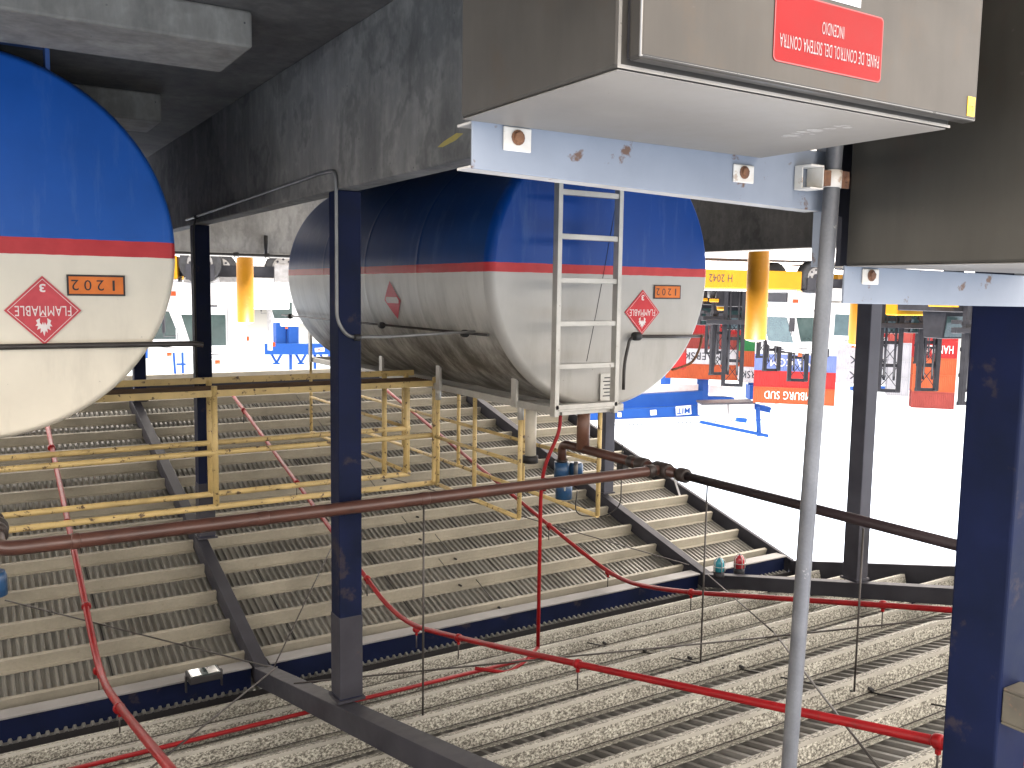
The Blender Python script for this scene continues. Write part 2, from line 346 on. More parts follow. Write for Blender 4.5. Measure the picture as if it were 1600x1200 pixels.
# ------------------------------------------------------------------ concrete walls
def wall(label, a, b, m, bevel=0.01):
    base = ((a[0] + b[0]) / 2, (a[1] + b[1]) / 2, a[2])
    o = MB().box(a, b).build('concrete_wall', m, None, bevel, base)
    return tag(o, label, 'wall', None)
wall('long grey concrete containment wall running between the two fuel tanks', (-1.98, 2.003, FLOOR), (-1.85, 13.3, -0.55), M_wall)
wall('pale concrete wall across the far end of the tank pit behind the yellow bollard', (hx0, 13.303, FLOOR), (hx1, 13.5, -0.482), M_wall2)
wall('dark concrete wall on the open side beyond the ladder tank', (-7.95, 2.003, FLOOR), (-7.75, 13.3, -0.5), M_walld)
wl_ = [o for o in sc.objects if o.name.startswith('concrete_wall')][0]
MB().add([(-1.8485, 3.38, -.655), (-1.8485, 3.44, -.665), (-1.8485, 3.56, -.645), (-1.8485, 3.62, -.628), (-1.8485, 3.57, -.622), (-1.8485, 3.45, -.635)], [(0, 1, 2, 3, 4, 5)]).build('paint_mark', mat('yellow_chalk', (0.36, 0.28, 0.06), (0.26, 0.22, 0.08), 14, .9), wl_)
# plinths under the near tank and its neighbour
def plinth(label, y0, y1, x0, x1, top):
    o = MB().box((x0, y0, FLOOR), (x1, y1, top)).build('concrete_plinth', M_plinth, None, 0.015, ((x0+x1)/2, y0, FLOOR))
    tag(o, label, 'plinth', 'concrete plinths under the tanks')
plinth('pale concrete plinth block nearest the camera in front of the near tank', 4.67, 5.30, -1.34, 0.9, -1.20)
plinth('concrete plinth block in the shade behind the front plinth of the near tank', 7.0, 7.55, -1.34, 0.9, -1.18)
plinth('low concrete plinth deep in the shade near the rear of the near tank', 8.6, 9.2, -1.34, 0.9, -1.22)
plinth('concrete plinth under the front of the ladder tank', 6.1, 6.7, -5.3, -3.2, -1.17)
plinth('concrete plinth under the rear of the ladder tank', 9.0, 9.6, -5.3, -3.2, -1.17)

# ------------------------------------------------------------------ fuel tanks
RT = 1.05
def head_profile(RT=1.05):
    pr = []
    for k in range(9): r = (RT - .05) * k / 8; pr.append((r, 0.02 * r ** 2))
    for k in range(1, 9):
        a = math.pi / 2 * k / 8; pr.append((RT - .05 + 0.05 * math.sin(a), 0.02 + 0.10 * (1 - math.cos(a))))
    return pr
def fuel_tank(cx, cz, yn, yf, zlo, zhi, label, white, streak, mrough, near, RT=1.05):
    t = thing('fuel_tank', (cx, yn, cz), label, 'tank', 'horizontal fuel tanks in the pit')
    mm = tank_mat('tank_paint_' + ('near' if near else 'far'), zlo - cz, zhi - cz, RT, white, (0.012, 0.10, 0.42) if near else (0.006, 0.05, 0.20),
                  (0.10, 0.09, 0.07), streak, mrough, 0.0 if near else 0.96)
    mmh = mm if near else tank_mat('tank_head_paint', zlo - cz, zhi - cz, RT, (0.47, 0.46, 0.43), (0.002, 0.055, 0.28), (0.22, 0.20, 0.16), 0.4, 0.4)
    N = 96; pr = head_profile(RT)
    def head(y, sgn):
        mb = MB(); vs = [(cx, y, cz)]; fs = []
        for r, dy in pr[1:]:
            for k in range(N):
                a = 2 * math.pi * k / N; vs.append((cx + r * math.cos(a), y + sgn * dy, cz + r * math.sin(a)))
        for k in range(N): fs.append((0, 1 + k, 1 + (k + 1) % N))
        for i in range(len(pr) - 2):
            for k in range(N): fs.append((1 + i*N + k, 1 + i*N + (k+1) % N, 1 + (i+1)*N + (k+1) % N, 1 + (i+1)*N + k))
        return mb.add(vs, fs, True)
    h = head(yn, 1).build('tank_head', mmh, t)
    head(yf, -1).build('tank_head', mm, t)
    sh = MB(); ys = []; y = yn + 0.12
    nr = 4; seg = (yf - yn - 0.24) / nr
    for i in range(nr + 1):
        yy = yn + 0.12 + seg * i; ys += [(yy - 0.05, RT), (yy - 0.012, RT), (yy - .004, RT + 0.0018), (yy + .004, RT + 0.0018), (yy + 0.012, RT), (yy + 0.05, RT)] if 0 < i < nr else [(yy, RT), (yy + (.01 if i == 0 else -.01), RT)][::(1 if i == 0 else -1)]
    vs = []; fs = []
    for yy, rr in ys:
        for k in range(N): a = 2*math.pi*k/N; vs.append((cx + rr*math.cos(a), yy, cz + rr*math.sin(a)))
    for i in range(len(ys) - 1):
        for k in range(N): fs.append((i*N+k, i*N+(k+1) % N, (i+1)*N+(k+1) % N, (i+1)*N+k))
    sh.add(vs, fs, True).build('tank_shell', mm, t)
    # steel saddle cradles
    for y0 in ((6.35, 9.25) if not near else (5.86, 8.85)):
        zb = -1.168 if not near else FLOOR + .002
        cr_ = MB().box((cx - .44, y0, zb), (cx + .44, y0 + .14, zb + .03))
        for sx in (-1, 1):
            xa = cx + sx * .43; zt = cz - math.sqrt(RT ** 2 - .43 ** 2) + .03
            if zt > zb + .03: cr_.box((xa - .012, y0 + .01, zb + .03), (xa + .012, y0 + .13, zt))
        cr_.build('cradle', M_sup, t, .002)
    return t, h
def diamond(parent, cx, y, cz, h, m, txt=True):
    mb = MB()
    mb.prism([(cx - h, y, cz), (cx, y, cz - h), (cx + h, y, cz), (cx, y, cz + h)], (0, 0.003, 0))
    p = mb.build('hazard_placard', m, parent)
    ln = MB(); k = h * 0.92; q = h * 0.90
    C = [(cx - k, cz), (cx, cz - k), (cx + k, cz), (cx, cz + k)]; D = [(cx - q, cz), (cx, cz - q), (cx + q, cz), (cx, cz + q)]
    for i in range(4):
        j = (i + 1) % 4
        ln.add([(C[i][0], y - .0012, C[i][1]), (C[j][0], y - .0012, C[j][1]), (D[j][0], y - .0012, D[j][1]), (D[i][0], y - .0012, D[i][1])], [(0, 1, 2, 3)])
    ln.build('border_line', M_textw, p)
    text('lettering', 'FLAMMABLE', (cx - h * 0.73, y, cz - h * 0.13), (1, 0, 0), (0, 0, 1), h * 1.46, h * 0.29, M_textw, p, 0.0015, 0.004)
    text('numeral', '3', (cx - h * 0.075, y, cz - h * 0.77), (1, 0, 0), (0, 0, 1), h * 0.16, h * 0.24, M_textw, p, 0.0015, 0.03)
    fl = MB(); s = h * 0.44; fx, fz = cx, cz + h * 0.24
    out = [(0,1.15),(.10,.80),(.22,.95),(.20,.62),(.42,.72),(.34,.48),(.50,.45),(.38,.28),(.46,.10),(.22,-.05),(.24,.25),(.12,.40),(.06,.20),(0,.42),(-.06,.22),(-.14,.42),(-.22,.22),(-.20,-.05),(-.44,.12),(-.37,.30),(-.50,.50),(-.33,.50),(-.40,.76),(-.19,.64),(-.20,.92),(-.09,.78)]
    n = len(out); vs = [(fx + a * s, y - .0014, fz + b * s) for a, b in out]
    fl.add(vs, [tuple(range(n))]); fl.box((fx - .2*s*1.0, y - .0014, fz - .16*s), (fx + .2*s, y - .0010, fz - .13*s))
    fl.build('flame_symbol', M_textw, p)
    return p
def number_plate(parent, x0, x1, z0, z1, y, s='1202'):
    p = MB().box((x0, y, z0), (x1, y + .004, z1)).build('number_plate', M_text, parent, 0)
    b = (x1 - x0) * 0.035
    MB().box((x0 + b, y - .0015, z0 + b), (x1 - b, y - .0004, z1 - b)).build('plate_face', M_onum, p)
    W = (x1 - x0)
    mbs = []
    for i, ch in enumerate(s):
        cw = 0.10 if ch != '1' else 0.045
        text('numeral', ch, (x0 + W * (0.155 + 0.215 * i) - (cw - .1) * W * .5, y, z0 + (z1 - z0) * 0.25), (1, 0, 0), (0, 0, 1), W * cw * (1.25 if ch != '1' else .9), (z1 - z0) * 0.5, M_text, p, 0.0025)
    return p
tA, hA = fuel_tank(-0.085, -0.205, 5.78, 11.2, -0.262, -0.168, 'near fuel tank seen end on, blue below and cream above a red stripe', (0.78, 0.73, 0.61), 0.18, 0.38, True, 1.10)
diamond(tA, -0.437, 5.775, 0.150, 0.197, M_plac2)
number_plate(tA, -0.875, -0.562, -0.058, 0.064, 5.774)
tB, hB = fuel_tank(-4.27, -0.155, 5.46, 10.05, -0.202, -0.136, 'fuel tank with ladder and roof platform, white above blue and dark along its side from soot and painted shade', (0.62, 0.61, 0.57), 0.95, 0.40, False)
diamond(tB, -4.597, 5.455, 0.151, 0.176, M_plac)
number_plate(tB, -4.99, -4.71, -0.066, 0.044, 5.454)
# placard on the curved flank of the ladder tank
def side_point(dth, y): a = dth; return (-4.27 + (RT + .006) * math.cos(a), y, -0.155 + (RT + .006) * math.sin(a))
pl = MB(); n = 8; yc0, a0, hh, ha = 7.19, math.asin((0.095 + .155) / RT), 0.17, 0.17 / RT
vs = []; fs = []
for i in range(n + 1):
    t = -1 + 2 * i / n; wd = (1 - abs(t)) * hh
    for k in (-1, 1): vs.append(side_point(a0 + t * ha, yc0 + k * wd))
for i in range(n): fs.append((2*i, 2*i+1, 2*i+3, 2*i+2))
sp = pl.add(vs, fs).build('hazard_placard', M_plac, tB)
bnd = MB(); vs = []; fs = []
for i in range(3):
    t = -0.02 + 0.16 * (i - 1); wd = (1 - abs(t)) * hh * .8
    for k in (-1, 1): q = side_point(a0 + t * ha, yc0 + k * wd); vs.append((q[0] + .003, q[1], q[2]))
for i in range(2): fs.append((2*i, 2*i+1, 2*i+3, 2*i+2))
bnd.add(vs, fs).build('white_band', M_textw, sp)
sm_ = MB(); pts_ = []
for k in range(25):
    zz_ = -1.0 + 1.75 * k / 24; rr_ = abs(zz_ * .95); xo = .02 + .20 * (zz_ + .2); dd = math.hypot(xo, zz_); pts_.append((-4.27 + xo, 5.46 + .02 * min(dd, 1.) ** 2 - .001, -0.155 + zz_))
sm_.tube(pts_[2:-1], .0022, 6)
sm_.build('weld_seam', M_textg, tB)
ip = MB().box((-4.365, 5.452, 0.62), (-4.20, 5.457, 0.83)).build('data_plate', M_greyrail, tB)
dl = MB()
for i in range(6): dl.box((-4.345 + .01 * (i % 3), 5.449, 0.65 + i * 0.028), (-4.235 + .012 * (i % 2), 5.4512, 0.658 + i * 0.028))
dl.build('text_lines', M_textg, ip)

# dark rods and cable conduits on the tanks
def pipe_thing(name, runs, r, m, label, cat, group=None, n=10, fit=None, fm=None, fr=None):
    base = Vector(runs[0][0]); t = thing(name, base, label, cat, group)
    for rn in runs: MB().tube(rn, r, n).build('pipe_run', m, t)
    if fit:
        for p, d in fit:
            p = Vector(p); d = Vector(d).normalized()
            MB().tube([p - d * fr * 0.9, p - d * fr * 0.45, p + d * fr * 0.45, p + d * fr * 0.9], [fr * .9, fr, fr, fr * .9], n).build('coupling', fm or m, t)
    return t
M_rod = mat('dark_rod', (0.055, 0.05, 0.045), (0.035, 0.03, 0.028), 8, 0.5, 0.3)
pipe_thing('cable_conduit', [[(0.7, 5.74, 0.352), (-1.24, 5.74, 0.352), (-1.31, 5.75, 0.36)]], 0.017, M_rod, 'dark conduit bar fixed across the cream end of the near tank', 'conduit')
pipe_thing('cable_conduit', [fillet([(-4.40, 5.42, 0.75), (-4.40, 5.42, 0.55), (-4.44, 5.41, 0.355), (-4.50, 5.41, 0.335)], .08), [(-4.50, 5.40, 0.335), (-5.22, 5.42, 0.345)]], 0.013, M_rod,
           'dark conduit bar on the white end of the ladder tank', 'conduit', fit=[((-4.50, 5.40, 0.335), (1, 0, 0))], fm=M_black, fr=0.035)
pipe_thing('cable_conduit', [[(-3.28, 5.6, 0.32), (-3.28, 10.4, 0.32)]], 0.010, M_rod, 'thin dark conduit along the sooty, shaded flank of the ladder tank', 'conduit',
           fit=[((-3.28, 5.95, 0.325), (0, 1, 0)), ((-3.28, 7.5, 0.325), (0, 1, 0)), ((-3.28, 10.1, 0.325), (0, 1, 0))], fm=M_black, fr=0.03)
tag(MB().tube(fillet([(-5.20, 5.41, 0.335), (-5.19, 5.42, 0.44), (-5.14, 5.44, 0.56), (-5.02, 5.46, 0.60), (-4.93, 5.46, 0.615)], .06), 0.010, 8).build('cable', M_rust, None, 0, (-5.2, 5.41, .335)),
    'rusty looped wire at the edge of the ladder tank end', 'wire')

# ------------------------------------------------------------------ canopy
YR, ZR = 6.55, 2.87
SF, SN = 0.27, 0.24
def zf(y): return ZR - SF * (y - YR)
def zn(y): return ZR - SN * (YR - y)
def zr(y): return zf(y) if y > YR else zn(y)
X0, X1 = -7.72, 3.5
YE, YN = 12.25, 1.25
can = thing('canopy', (-1.92, 6.5, -0.55), 'large gabled steel canopy with corrugated sheets, purlins and navy posts over the tanks', 'canopy')
def ibeam(name, p0, p1, wd, h, m, parent=can, tf=0.012, tw=0.012, cap=None):
    """p0,p1: centre of the lower flange face"""
    p0 = Vector(p0); p1 = Vector(p1); d = (p1 - p0).normalized(); side = d.cross(Vector((0,0,1))).normalized(); up = side.cross(d)
    mb = MB()
    for c, ww, hh in ((tf/2, wd, tf), (h/2, tw, h - 2*tf), (h - tf/2, wd, tf)):
        mb.bar(p0 + up * c, p1 + up * c, ww, hh, up)
    return mb.build(name, m, parent, 0.002)
def boxbeam(name, p0, p1, wd, h, m, parent=can):
    p0 = Vector(p0); p1 = Vector(p1); up = Vector((0,0,1))
    return MB().bar(p0 + up * h/2, p1 + up * h/2, wd, h).build(name, m, parent, 0.004)
rafters = {}
for xr in (-1.885, -6.5, 2.73):
    rafters[xr] = [boxbeam('rafter', (xr, YR, ZR), (xr, YE, zf(YE)), 0.10, 0.15, M_charcoal),
                   boxbeam('rafter', (xr, YR + 0.002, ZR), (xr, YN, zn(YN)), 0.12, 0.13, M_charcoal)]
boxbeam('edge_beam', (X0 - .03, YR, ZR + .03), (X0 - .03, YE, zf(YE) + .03), 0.05, 0.17, M_charcoal)
boxbeam('edge_beam', (X0 - .03, YR, ZR + .05), (X0 - .03, YN, zn(YN) + .05), 0.05, 0.20, M_charcoal)
# ridge beam: navy web, pale lower flange, broken at the rafters
for a, b in ((X0, -6.57), (-6.43, -1.955), (-1.815, 2.66), (2.80, X1)):
    rb = MB().box((a, 6.62, ZR + .015), (b, 6.70, ZR + .19)).build('ridge_beam', M_navy, can)
    MB().box((a, 6.59, ZR), (b, 6.73, ZR + .012)).build('bottom_flange', mat('lit_flange_paint', (0.26, 0.255, 0.25), (0.18, 0.175, 0.17), 3, 0.6), rb)  # light on the flange underside painted in as pale grey
    MB().box((a, 6.585, ZR + .195), (b, 6.735, ZR + .207)).build('top_flange', M_navy, rb)
M_slate = mat('slate_paint', (0.060, 0.062, 0.078), (0.04, 0.042, 0.055), 3, 0.5, spots=.4, spot_c=(.05, .035, .03), spot_scale=7, spec=.15)
# columns
for i, (x, y, m_) in enumerate(((-1.92, 4.91, M_navy), (-1.92, 8.45, M_navy), (-1.92, 11.8, M_navy), (-6.5, 4.80, M_slate), (-6.5, 8.30, M_slate), (-6.5, 11.7, M_slate), (2.73, 4.85, M_navy), (2.73, 8.4, M_navy), (2.73, 11.7, M_navy))):
    zb = -0.548 if abs(x + 1.92) < .1 else FLOOR + .001
    MB().box((x - .07, y - .07, zb), (x + .07, y + .07, zr(y) - 0.022)).build('column', m_, can, 0.006)
    MB().box((x - .085, y - .085, zr(y) - .045), (x + .085, y + .085, zr(y) - 0.028)).build('cap_plate', M_charcoal, can)
for x, y in ((-1.92, 4.91), (-1.92, 8.45), (-6.5, 4.80)):
    MB().box((x - .0725, y - .0725, zr(y) - .55), (x + .0725, y + .0725, zr(y) - .05)).build('splice_sleeve', M_charcoal, can, .004)
# the near post on the open side
MB().box((-2.93, 1.478, GROUND), (-2.75, 1.658, 1.74)).build('column', M_navy, can, 0.008)
br = MB()
for a, b in (((-2.86, 1.36, 1.22), (-2.76, 1.476, 1.23)), ((-2.86, 1.36, 1.33), (-2.76, 1.476, 1.34)), ((-2.77, 1.36, 1.23), (-2.76, 1.476, 1.33)), ((-2.86, 1.36, 1.23), (-2.85, 1.476, 1.33))): br.box(a, b)
br.build('bracket_stub', mat('bracket_beige', (0.10, 0.09, 0.065), (0.06, 0.052, 0.04), 9, 0.6, spots=0.6, spot_c=(.15, .08, .05)), can, 0.004)
M_lip = mat('plain_galvanised', (0.40, 0.39, 0.345), (0.30, 0.29, 0.255), 4, .55, .1)
# purlins
def purlin(y, z, slope, m, h=0.125, flange=0.045, sgn=1):
    a = math.atan(slope); up = Vector((0, -math.sin(a) * 1, math.cos(a))); fw = Vector((0, math.cos(a), math.sin(a)))
    mb = MB(); t = 0.005; L = X1 - X0 - 0.02; cxm = (X0 + X1) / 2
    def slab(o0, o1, u0, u1):
        P = lambda x, f_, u_: Vector((x, y, z)) + fw * f_ + up * u_
        vs = [P(x, f_, u_) for x in (X0 + .01, X1) for f_, u_ in ((o0, u0), (o1, u0), (o1, u1), (o0, u1))]
        mb.add(vs, [(0,1,2,3), (7,6,5,4), (0,4,5,1), (1,5,6,2), (2,6,7,3), (3,7,4,0)])
    slab(0, t, t, h - t); slab(0, flange, 0, t); slab(-flange if sgn > 0 else 0, t if sgn > 0 else flange, h - t, h)
    slab(flange - .004, flange, t, .018)
    return mb.build('purlin', m, can)
far_y = [6.86 + 0.433 * k for k in range(13)]
near_y = [6.13 - 0.497 * k for k in range(10)]
for y in far_y: purlin(y, zf(y) + 0.075, -SF, M_beige, 0.10, 0.035)
for y in near_y:
    pu_ = purlin(y, zn(y) + 0.135, SN, M_speck, 0.109)
    up_ = Vector((0, -math.sin(math.atan(SN)), math.cos(math.atan(SN)))); b0 = Vector((X0 + .02, y, zn(y) + .135)); b1 = Vector((X1 - .01, y, zn(y) + .135))
    MB().bar(b0 + up_ * .011 + Vector((0, -.001, 0)), b1 + up_ * .011 + Vector((0, -.001, 0)), .004, .018, up_).build('lip', M_lip, pu_)
    MB().bar(b0 + up_ * .100 + Vector((0, -.001, 0)), b1 + up_ * .100 + Vector((0, -.001, 0)), .003, .005, up_).build('seam', M_rod, pu_)
# cleats between rafter and near purlins, small bolts
for xr in (-1.885, -6.5):
    for y in near_y[1:]:
        MB().box((xr - .03, y + .045, zn(y) + .135), (xr + .02, y + .10, zn(y) + 0.24)).build('purlin_cleat', M_navy, rafters[xr][1])
# corrugated sheets
def sheet(ya, yb, zfun, off, ms, pitch=0.056, amp=0.022):
    mb = MB(); xs = []; x = X0 - 0.05
    while x < X1 + 0.05:
        for fx, fz in ((0, 0), (0.30, 0), (0.44, 1), (0.86, 1)): xs.append((x + fx * pitch, fz * amp))
        x += pitch
    rows = 10; vs = []
    for j in range(rows + 1):
        y = ya + (yb - ya) * j / rows
        for xx, zz in xs: vs.append((xx, y, zfun(y) + off + zz))
    n = len(xs); fs = []
    for j in range(rows):
        for i in range(n - 1): fs.append((j*n + i, j*n + i + 1, (j+1)*n + i + 1, (j+1)*n + i))
    o = mb.add(vs, fs).build('roof_sheet', ms, can)
    s = o.modifiers.new('t', 'SOLIDIFY'); s.thickness = 0.001; s.offset = 1
    return o
sheet(YR + 0.02, YE + 0.15, zf, 0.075 + 0.103 / math.cos(math.atan(SF)), M_sheet)
sheet(YN - 0.15, YR + 0.13, zn, 0.135 + 0.112 / math.cos(math.atan(SN)), M_sheet2, 0.084, 0.032)
gc = MB(); gp_ = [(YN, 0.95), (YE, 0.95), (YE, zf(YE) + .16), (YR, ZR + .2), (YN, zn(YN) + .2)]
gc.prism([(X1 + .02, y, z) for y, z in gp_], (.01, 0, 0)).build('light_baffle', M_sheet2, can)  # unseen panel added past the roof edge to block light from that side
# side-lap seams of the roof sheets
for xx in (-5.7, -4.55, -3.4, -2.3, -0.9):
    MB().bar((xx, YR + .3, zf(YR + .3) + .178), (xx, YE, zf(YE) + .178), 0.008, 0.004).build('lap_seam', M_black, can)
MB().box((X0, YR - .03, 3.085), (X1, YR + .005, 3.098)).build('closure_strip', M_charcoal, can)
MB().box((X0 - .05, YR - .12, 3.138), (X1, YR + .30, 3.146)).build('ridge_cap', M_sheet, can)
MB().box((X0, YR - .055, 3.02), (X1, YR - .047, 3.10)).build('closure_strip', M_gasket, can)
# gutter and fascia at the far eave
MB().box((X0, YE + .20, 1.17), (X1, YE + .30, 1.285)).build('gutter', M_cream, can, 0.004)
MB().box((X0, YE + .10, 1.295), (X1, YE + .16, 1.33)).build('eave_rail', M_charcoal, can)
# sag rods and wind bracing
for xx, ys_ in ((-4.42, near_y),):
    mb = MB()
    for k in range(0, len(ys_) - 1):
        ya, yb = ys_[k], ys_[k + 1]
        u = 0.05 if k % 2 else 0.10
        mb.tube([(xx + (.16 if k % 2 else 0), ya, zn(ya) + .135 + u), (xx + (.16 if k % 2 else 0), yb - .03, zn(yb) + .135 + u)], 0.005, 6)
        mb.tube([(xx, yb - .05, zn(yb) + .21), (xx, yb + .01, zn(yb) + .21)], 0.011, 6)
    tag(mb.build('sag_rod', M_black, can))
for xx in (-4.17,):
    mb = MB()
    for k in range(len(far_y) - 1):
        ya, yb = far_y[k], far_y[k + 1]; off = .18 if k % 2 else 0
        mb.tube([(xx + off, ya, zf(ya) + .13), (xx + off, yb, zf(yb) + .10)], 0.004, 6)
        mb.tube([(xx + off, ya - .035, zf(ya) + .125), (xx + off, ya + .01, zf(ya) + .125)], 0.010, 6)
    mb.build('sag_rod', M_black, can)
brc = [((-1.95, 6.45, 2.86), (-0.25, 7.9, 2.48)), ((-1.95, 6.5, 2.88), (-3.4, 8.6, 2.28)), ((-6.42, 6.75, 2.82), (-3.6, 9.8, 1.97)), ((-6.45, 6.5, 2.86), (-4.6, 4.0, 2.26)), ((-4.6, 4.0, 2.26), (-2.2, 1.2, 1.55)),
       ((-1.85, 5.7, 2.66), (-4.4, 3.9, 2.22)), ((-4.4, 3.9, 2.22), (-6.4, 2.6, 1.90)), ((-1.95, 6.40, 2.83), (-0.7, 4.4, 2.33))]
for a, b in brc: MB().tube([a, b], 0.006, 6).build('brace_rod', M_rod, can)
# hangers for the brown pipe
HX, HY, HZ = -4.14, 4.65, 1.22
for p, zt in (((-2.30, HY), zn(HY) + .20), ((HX, 4.21), zn(4.21) + .17), ((HX, 3.02), zn(3.02) + .15)):
    mb = MB().tube([(p[0], p[1], HZ + .03), (p[0], p[1], zt)], 0.006, 6)
    tag(mb.build('hanger_rod', M_rod, can))

# ------------------------------------------------------------------ brown vent pipework
bp = thing('vent_pipework', (HX, 5.6, 0.9), 'brown vent pipe running under the canopy from tank to tank with a tee', 'pipework')
r = 0.036
MB().tube(fillet([(-0.13, 6.3, 1.18), (-0.13, 4.66, HZ), (-0.5, HY, HZ), (-4.0, HY, HZ), (HX, HY, HZ)], .09), r, 16).build('pipe_run', M_brown, bp)
MB().tube(fillet([(HX, 5.86, HZ + .15), (HX, 5.86, HZ), (HX, 4.5, HZ)], .07), r, 16).build('pipe_run', M_brown, bp)
MB().tube([(HX, 4.5, HZ), (HX, 2.1, HZ - 0.012)], r * .82, 16).build('pipe_run', mat('backlit_brown_paint', (0.030, 0.020, 0.022), (0.02, 0.014, 0.015), 4, .5, spec=.2), bp)  # same brown pipe, its colour darkened because this run is backlit
MB().tube([(HX, 5.58, 0.86), (HX, 5.58, HZ)], 0.052, 16).build('riser', mat('riser_brown', (0.16, 0.075, 0.045), (0.10, 0.045, 0.03), 5, 0.45, spots=.4, spot_c=(.3, .2, .1)), bp)
def ring(p, d, rr, ln, m, par, nm='coupling'):
    p = Vector(p); d = Vector(d).normalized()
    MB().tube([p - d*ln, p - d*ln*.8, p + d*ln*.8, p + d*ln], [rr*.9, rr, rr, rr*.9], 16).build(nm, m, par)
for p, d, rr, ln, m_ in (((HX, 4.86, HZ), (0,1,0), .052, .05, M_dkbrown), ((HX, 4.98, HZ), (0,1,0), .045, .03, M_dkbrown), ((HX, HY, HZ), (0,1,0), .055, .075, M_dkbrown), ((HX, 4.44, HZ), (0,1,0), .05, .04, M_dkbrown),
                         ((HX + .11, HY, HZ), (1,0,0), .045, .03, M_dkbrown), ((-1.35, HY, HZ), (1,0,0), .0385, .03, M_brown), ((-2.3, HY, HZ), (1,0,0), .0385, .03, M_brown), ((-.45, HY, HZ), (1,0,0), .039, .02, M_brown),
                         ((-.13, 4.95, HZ - .006), (0,1,0), .055, .035, M_dkbrown), ((-.13, 5.05, HZ - .006), (0,1,0), .062, .02, M_dkbrown), ((-.13, 5.2, HZ - .008), (0,1,0), .05, .025, M_dkbrown)):
    ring(p, d, rr, ln, m_, bp)
MB().box((HX - .03, 5.05, HZ + .03), (HX + .03, 5.12, HZ + .09)).build('drain_box', M_black, bp, .004)
MB().bar((HX - .02, 4.55, HZ + .04), (HX - .05, 4.52, HZ + .16), 0.006, 0.012).build('cable_tie', M_white, bp)
def vent_valve(loc, label):
    v = thing('vent_valve', loc, label, 'valve', 'blue vent valves on the vent pipes'); x, y, z = loc
    MB().tube([(x, y, z), (x, y, z + .012), (x, y, z + .03)], [.05, .05, .03], 16).build('flange', M_dkbrown, v)
    MB().tube([(x, y, z + .02), (x, y, z + .15)], .062, 20).build('body', M_vblue, v)
    MB().tube([(x - .01, y - .02, z + .15), (x - .01, y - .02, z + .32)], .068, 20).build('hood', M_vblue, v)
    MB().tube([(x - .12, y - .03, z + .03), (x - .12, y - .03, z + .05), (x - .12, y - .03, z + .14)], [.05, .058, .058], 20).build('side_port', M_vblue, v)
    MB().tube([(x - .075, y - .09, z + .01), (x - .075, y - .09, z + .14)], .018, 10).build('spindle', M_galv, v)
    MB().tube([(x + .03, y - .09, z + .13), (x + .03, y - .09, z + .24)], .006, 8).build('sight_tube', M_white, v)
    return v
vent_valve((HX, 5.86, HZ + .13), 'dark blue vent valve on the elbow of the brown pipe above the ladder tank')
vent_valve((.02, 4.62, HZ + .05), 'blue vent valve above the brown pipe elbow at the near tank')
tag(MB().tube(fillet([(HX - .08, 5.75, 1.6), (HX - .02, 5.7, 1.78), (HX - .25, 5.6, 1.8), (HX - .33, 5.5, 1.7), (HX - .33, 5.5, 1.2)], .1), .005, 6).build('cable', M_black, None, 0, (HX, 5.75, 1.6)), 'thin black cable looping from the vent valve above the ladder', 'cable')
wp = thing('vent_riser', (-3.86, 5.9, 0.86), 'thick white vent pipe with a black cap rising behind the ladder', 'pipe')
MB().tube([(-3.86, 5.9, 0.86), (-3.86, 5.9, 1.30)], 0.045, 20).build('pipe_run', M_cream, wp)
MB().tube([(-3.86, 5.9, 1.30), (-3.86, 5.9, 1.36)], 0.062, 20).build('cap', M_black, wp)

# ------------------------------------------------------------------ red sprinkler pipes
def sprinkler(path, r, cps, label, heads=()):
    t = thing('sprinkler_pipe', path[0], label, 'pipe', 'red fire sprinkler pipes under the canopy')
    MB().tube(fillet(path, 0.5, 8), r, 14).build('pipe_run', M_red, t)
    for p, d in cps:
        p = Vector(p); d = Vector(d).normalized()
        c = MB().tube([p - d*.022, p - d*.012, p + d*.012, p + d*.022], [r*1.15, r*1.5, r*1.5, r*1.15], 14)
        c.box((p.x - .008, p.y - .008, p.z + r), (p.x + .008, p.y + .008, p.z + r + .03))
        c.build('coupling', M_red, t)
        MB().tube([p + Vector((0, 0, r + .02)), p + Vector((0, 0, .16))], .005, 6).build('hanger_rod', M_rod, t)
    for p in heads:
        p = Vector(p); h = MB().tube([p, p - Vector((0, 0, .05))], .008, 8)
        h.tube([p - Vector((0, 0, .05)), p - Vector((0, 0, .055))], .018, 10); h.build('sprinkler_head', M_rod, t)
    return t
dF = (0, 1, -SF); dN = (0, 1, SN); o_ = -0.085
def PF_(x, y): return (x, y, zf(y) + o_)
def PN_(x, y): return (x, y, zn(y) + o_)
sprinkler([PF_(-3.03, 11.7), PF_(-3.05, 6.62), PN_(-3.08, 5.4), PN_(-3.08, .9)], 0.020,
          [(PF_(-3.03, 11.2), dF), (PF_(-3.05, 7.3), dF), (PF_(-3.04, 9.2), dF), ((-3.075, 5.63, zn(5.63) + o_ - .005), dN), (PN_(-3.08, 4.15), dN), (PN_(-3.08, 1.87), dN), (PN_(-3.08, 6.35 - .0), dN)],
          'red sprinkler pipe crossing the ridge in the middle, right of the nearest navy post')
sprinkler([PF_(-.84, 11.7), PF_(-.79, 7.7), PF_(-.77, 6.65), PN_(-.77, 5.6), PN_(-.73, .9)], 0.024,
          [(PF_(-.82, 10.5), dF), (PF_(-.80, 8.9), dF), (PF_(-.79, 7.55), dF), (PF_(-.77, 6.75), dF), (PN_(-.765, 5.75), dN)],
          'red sprinkler pipe bending over the ridge above the near tank')
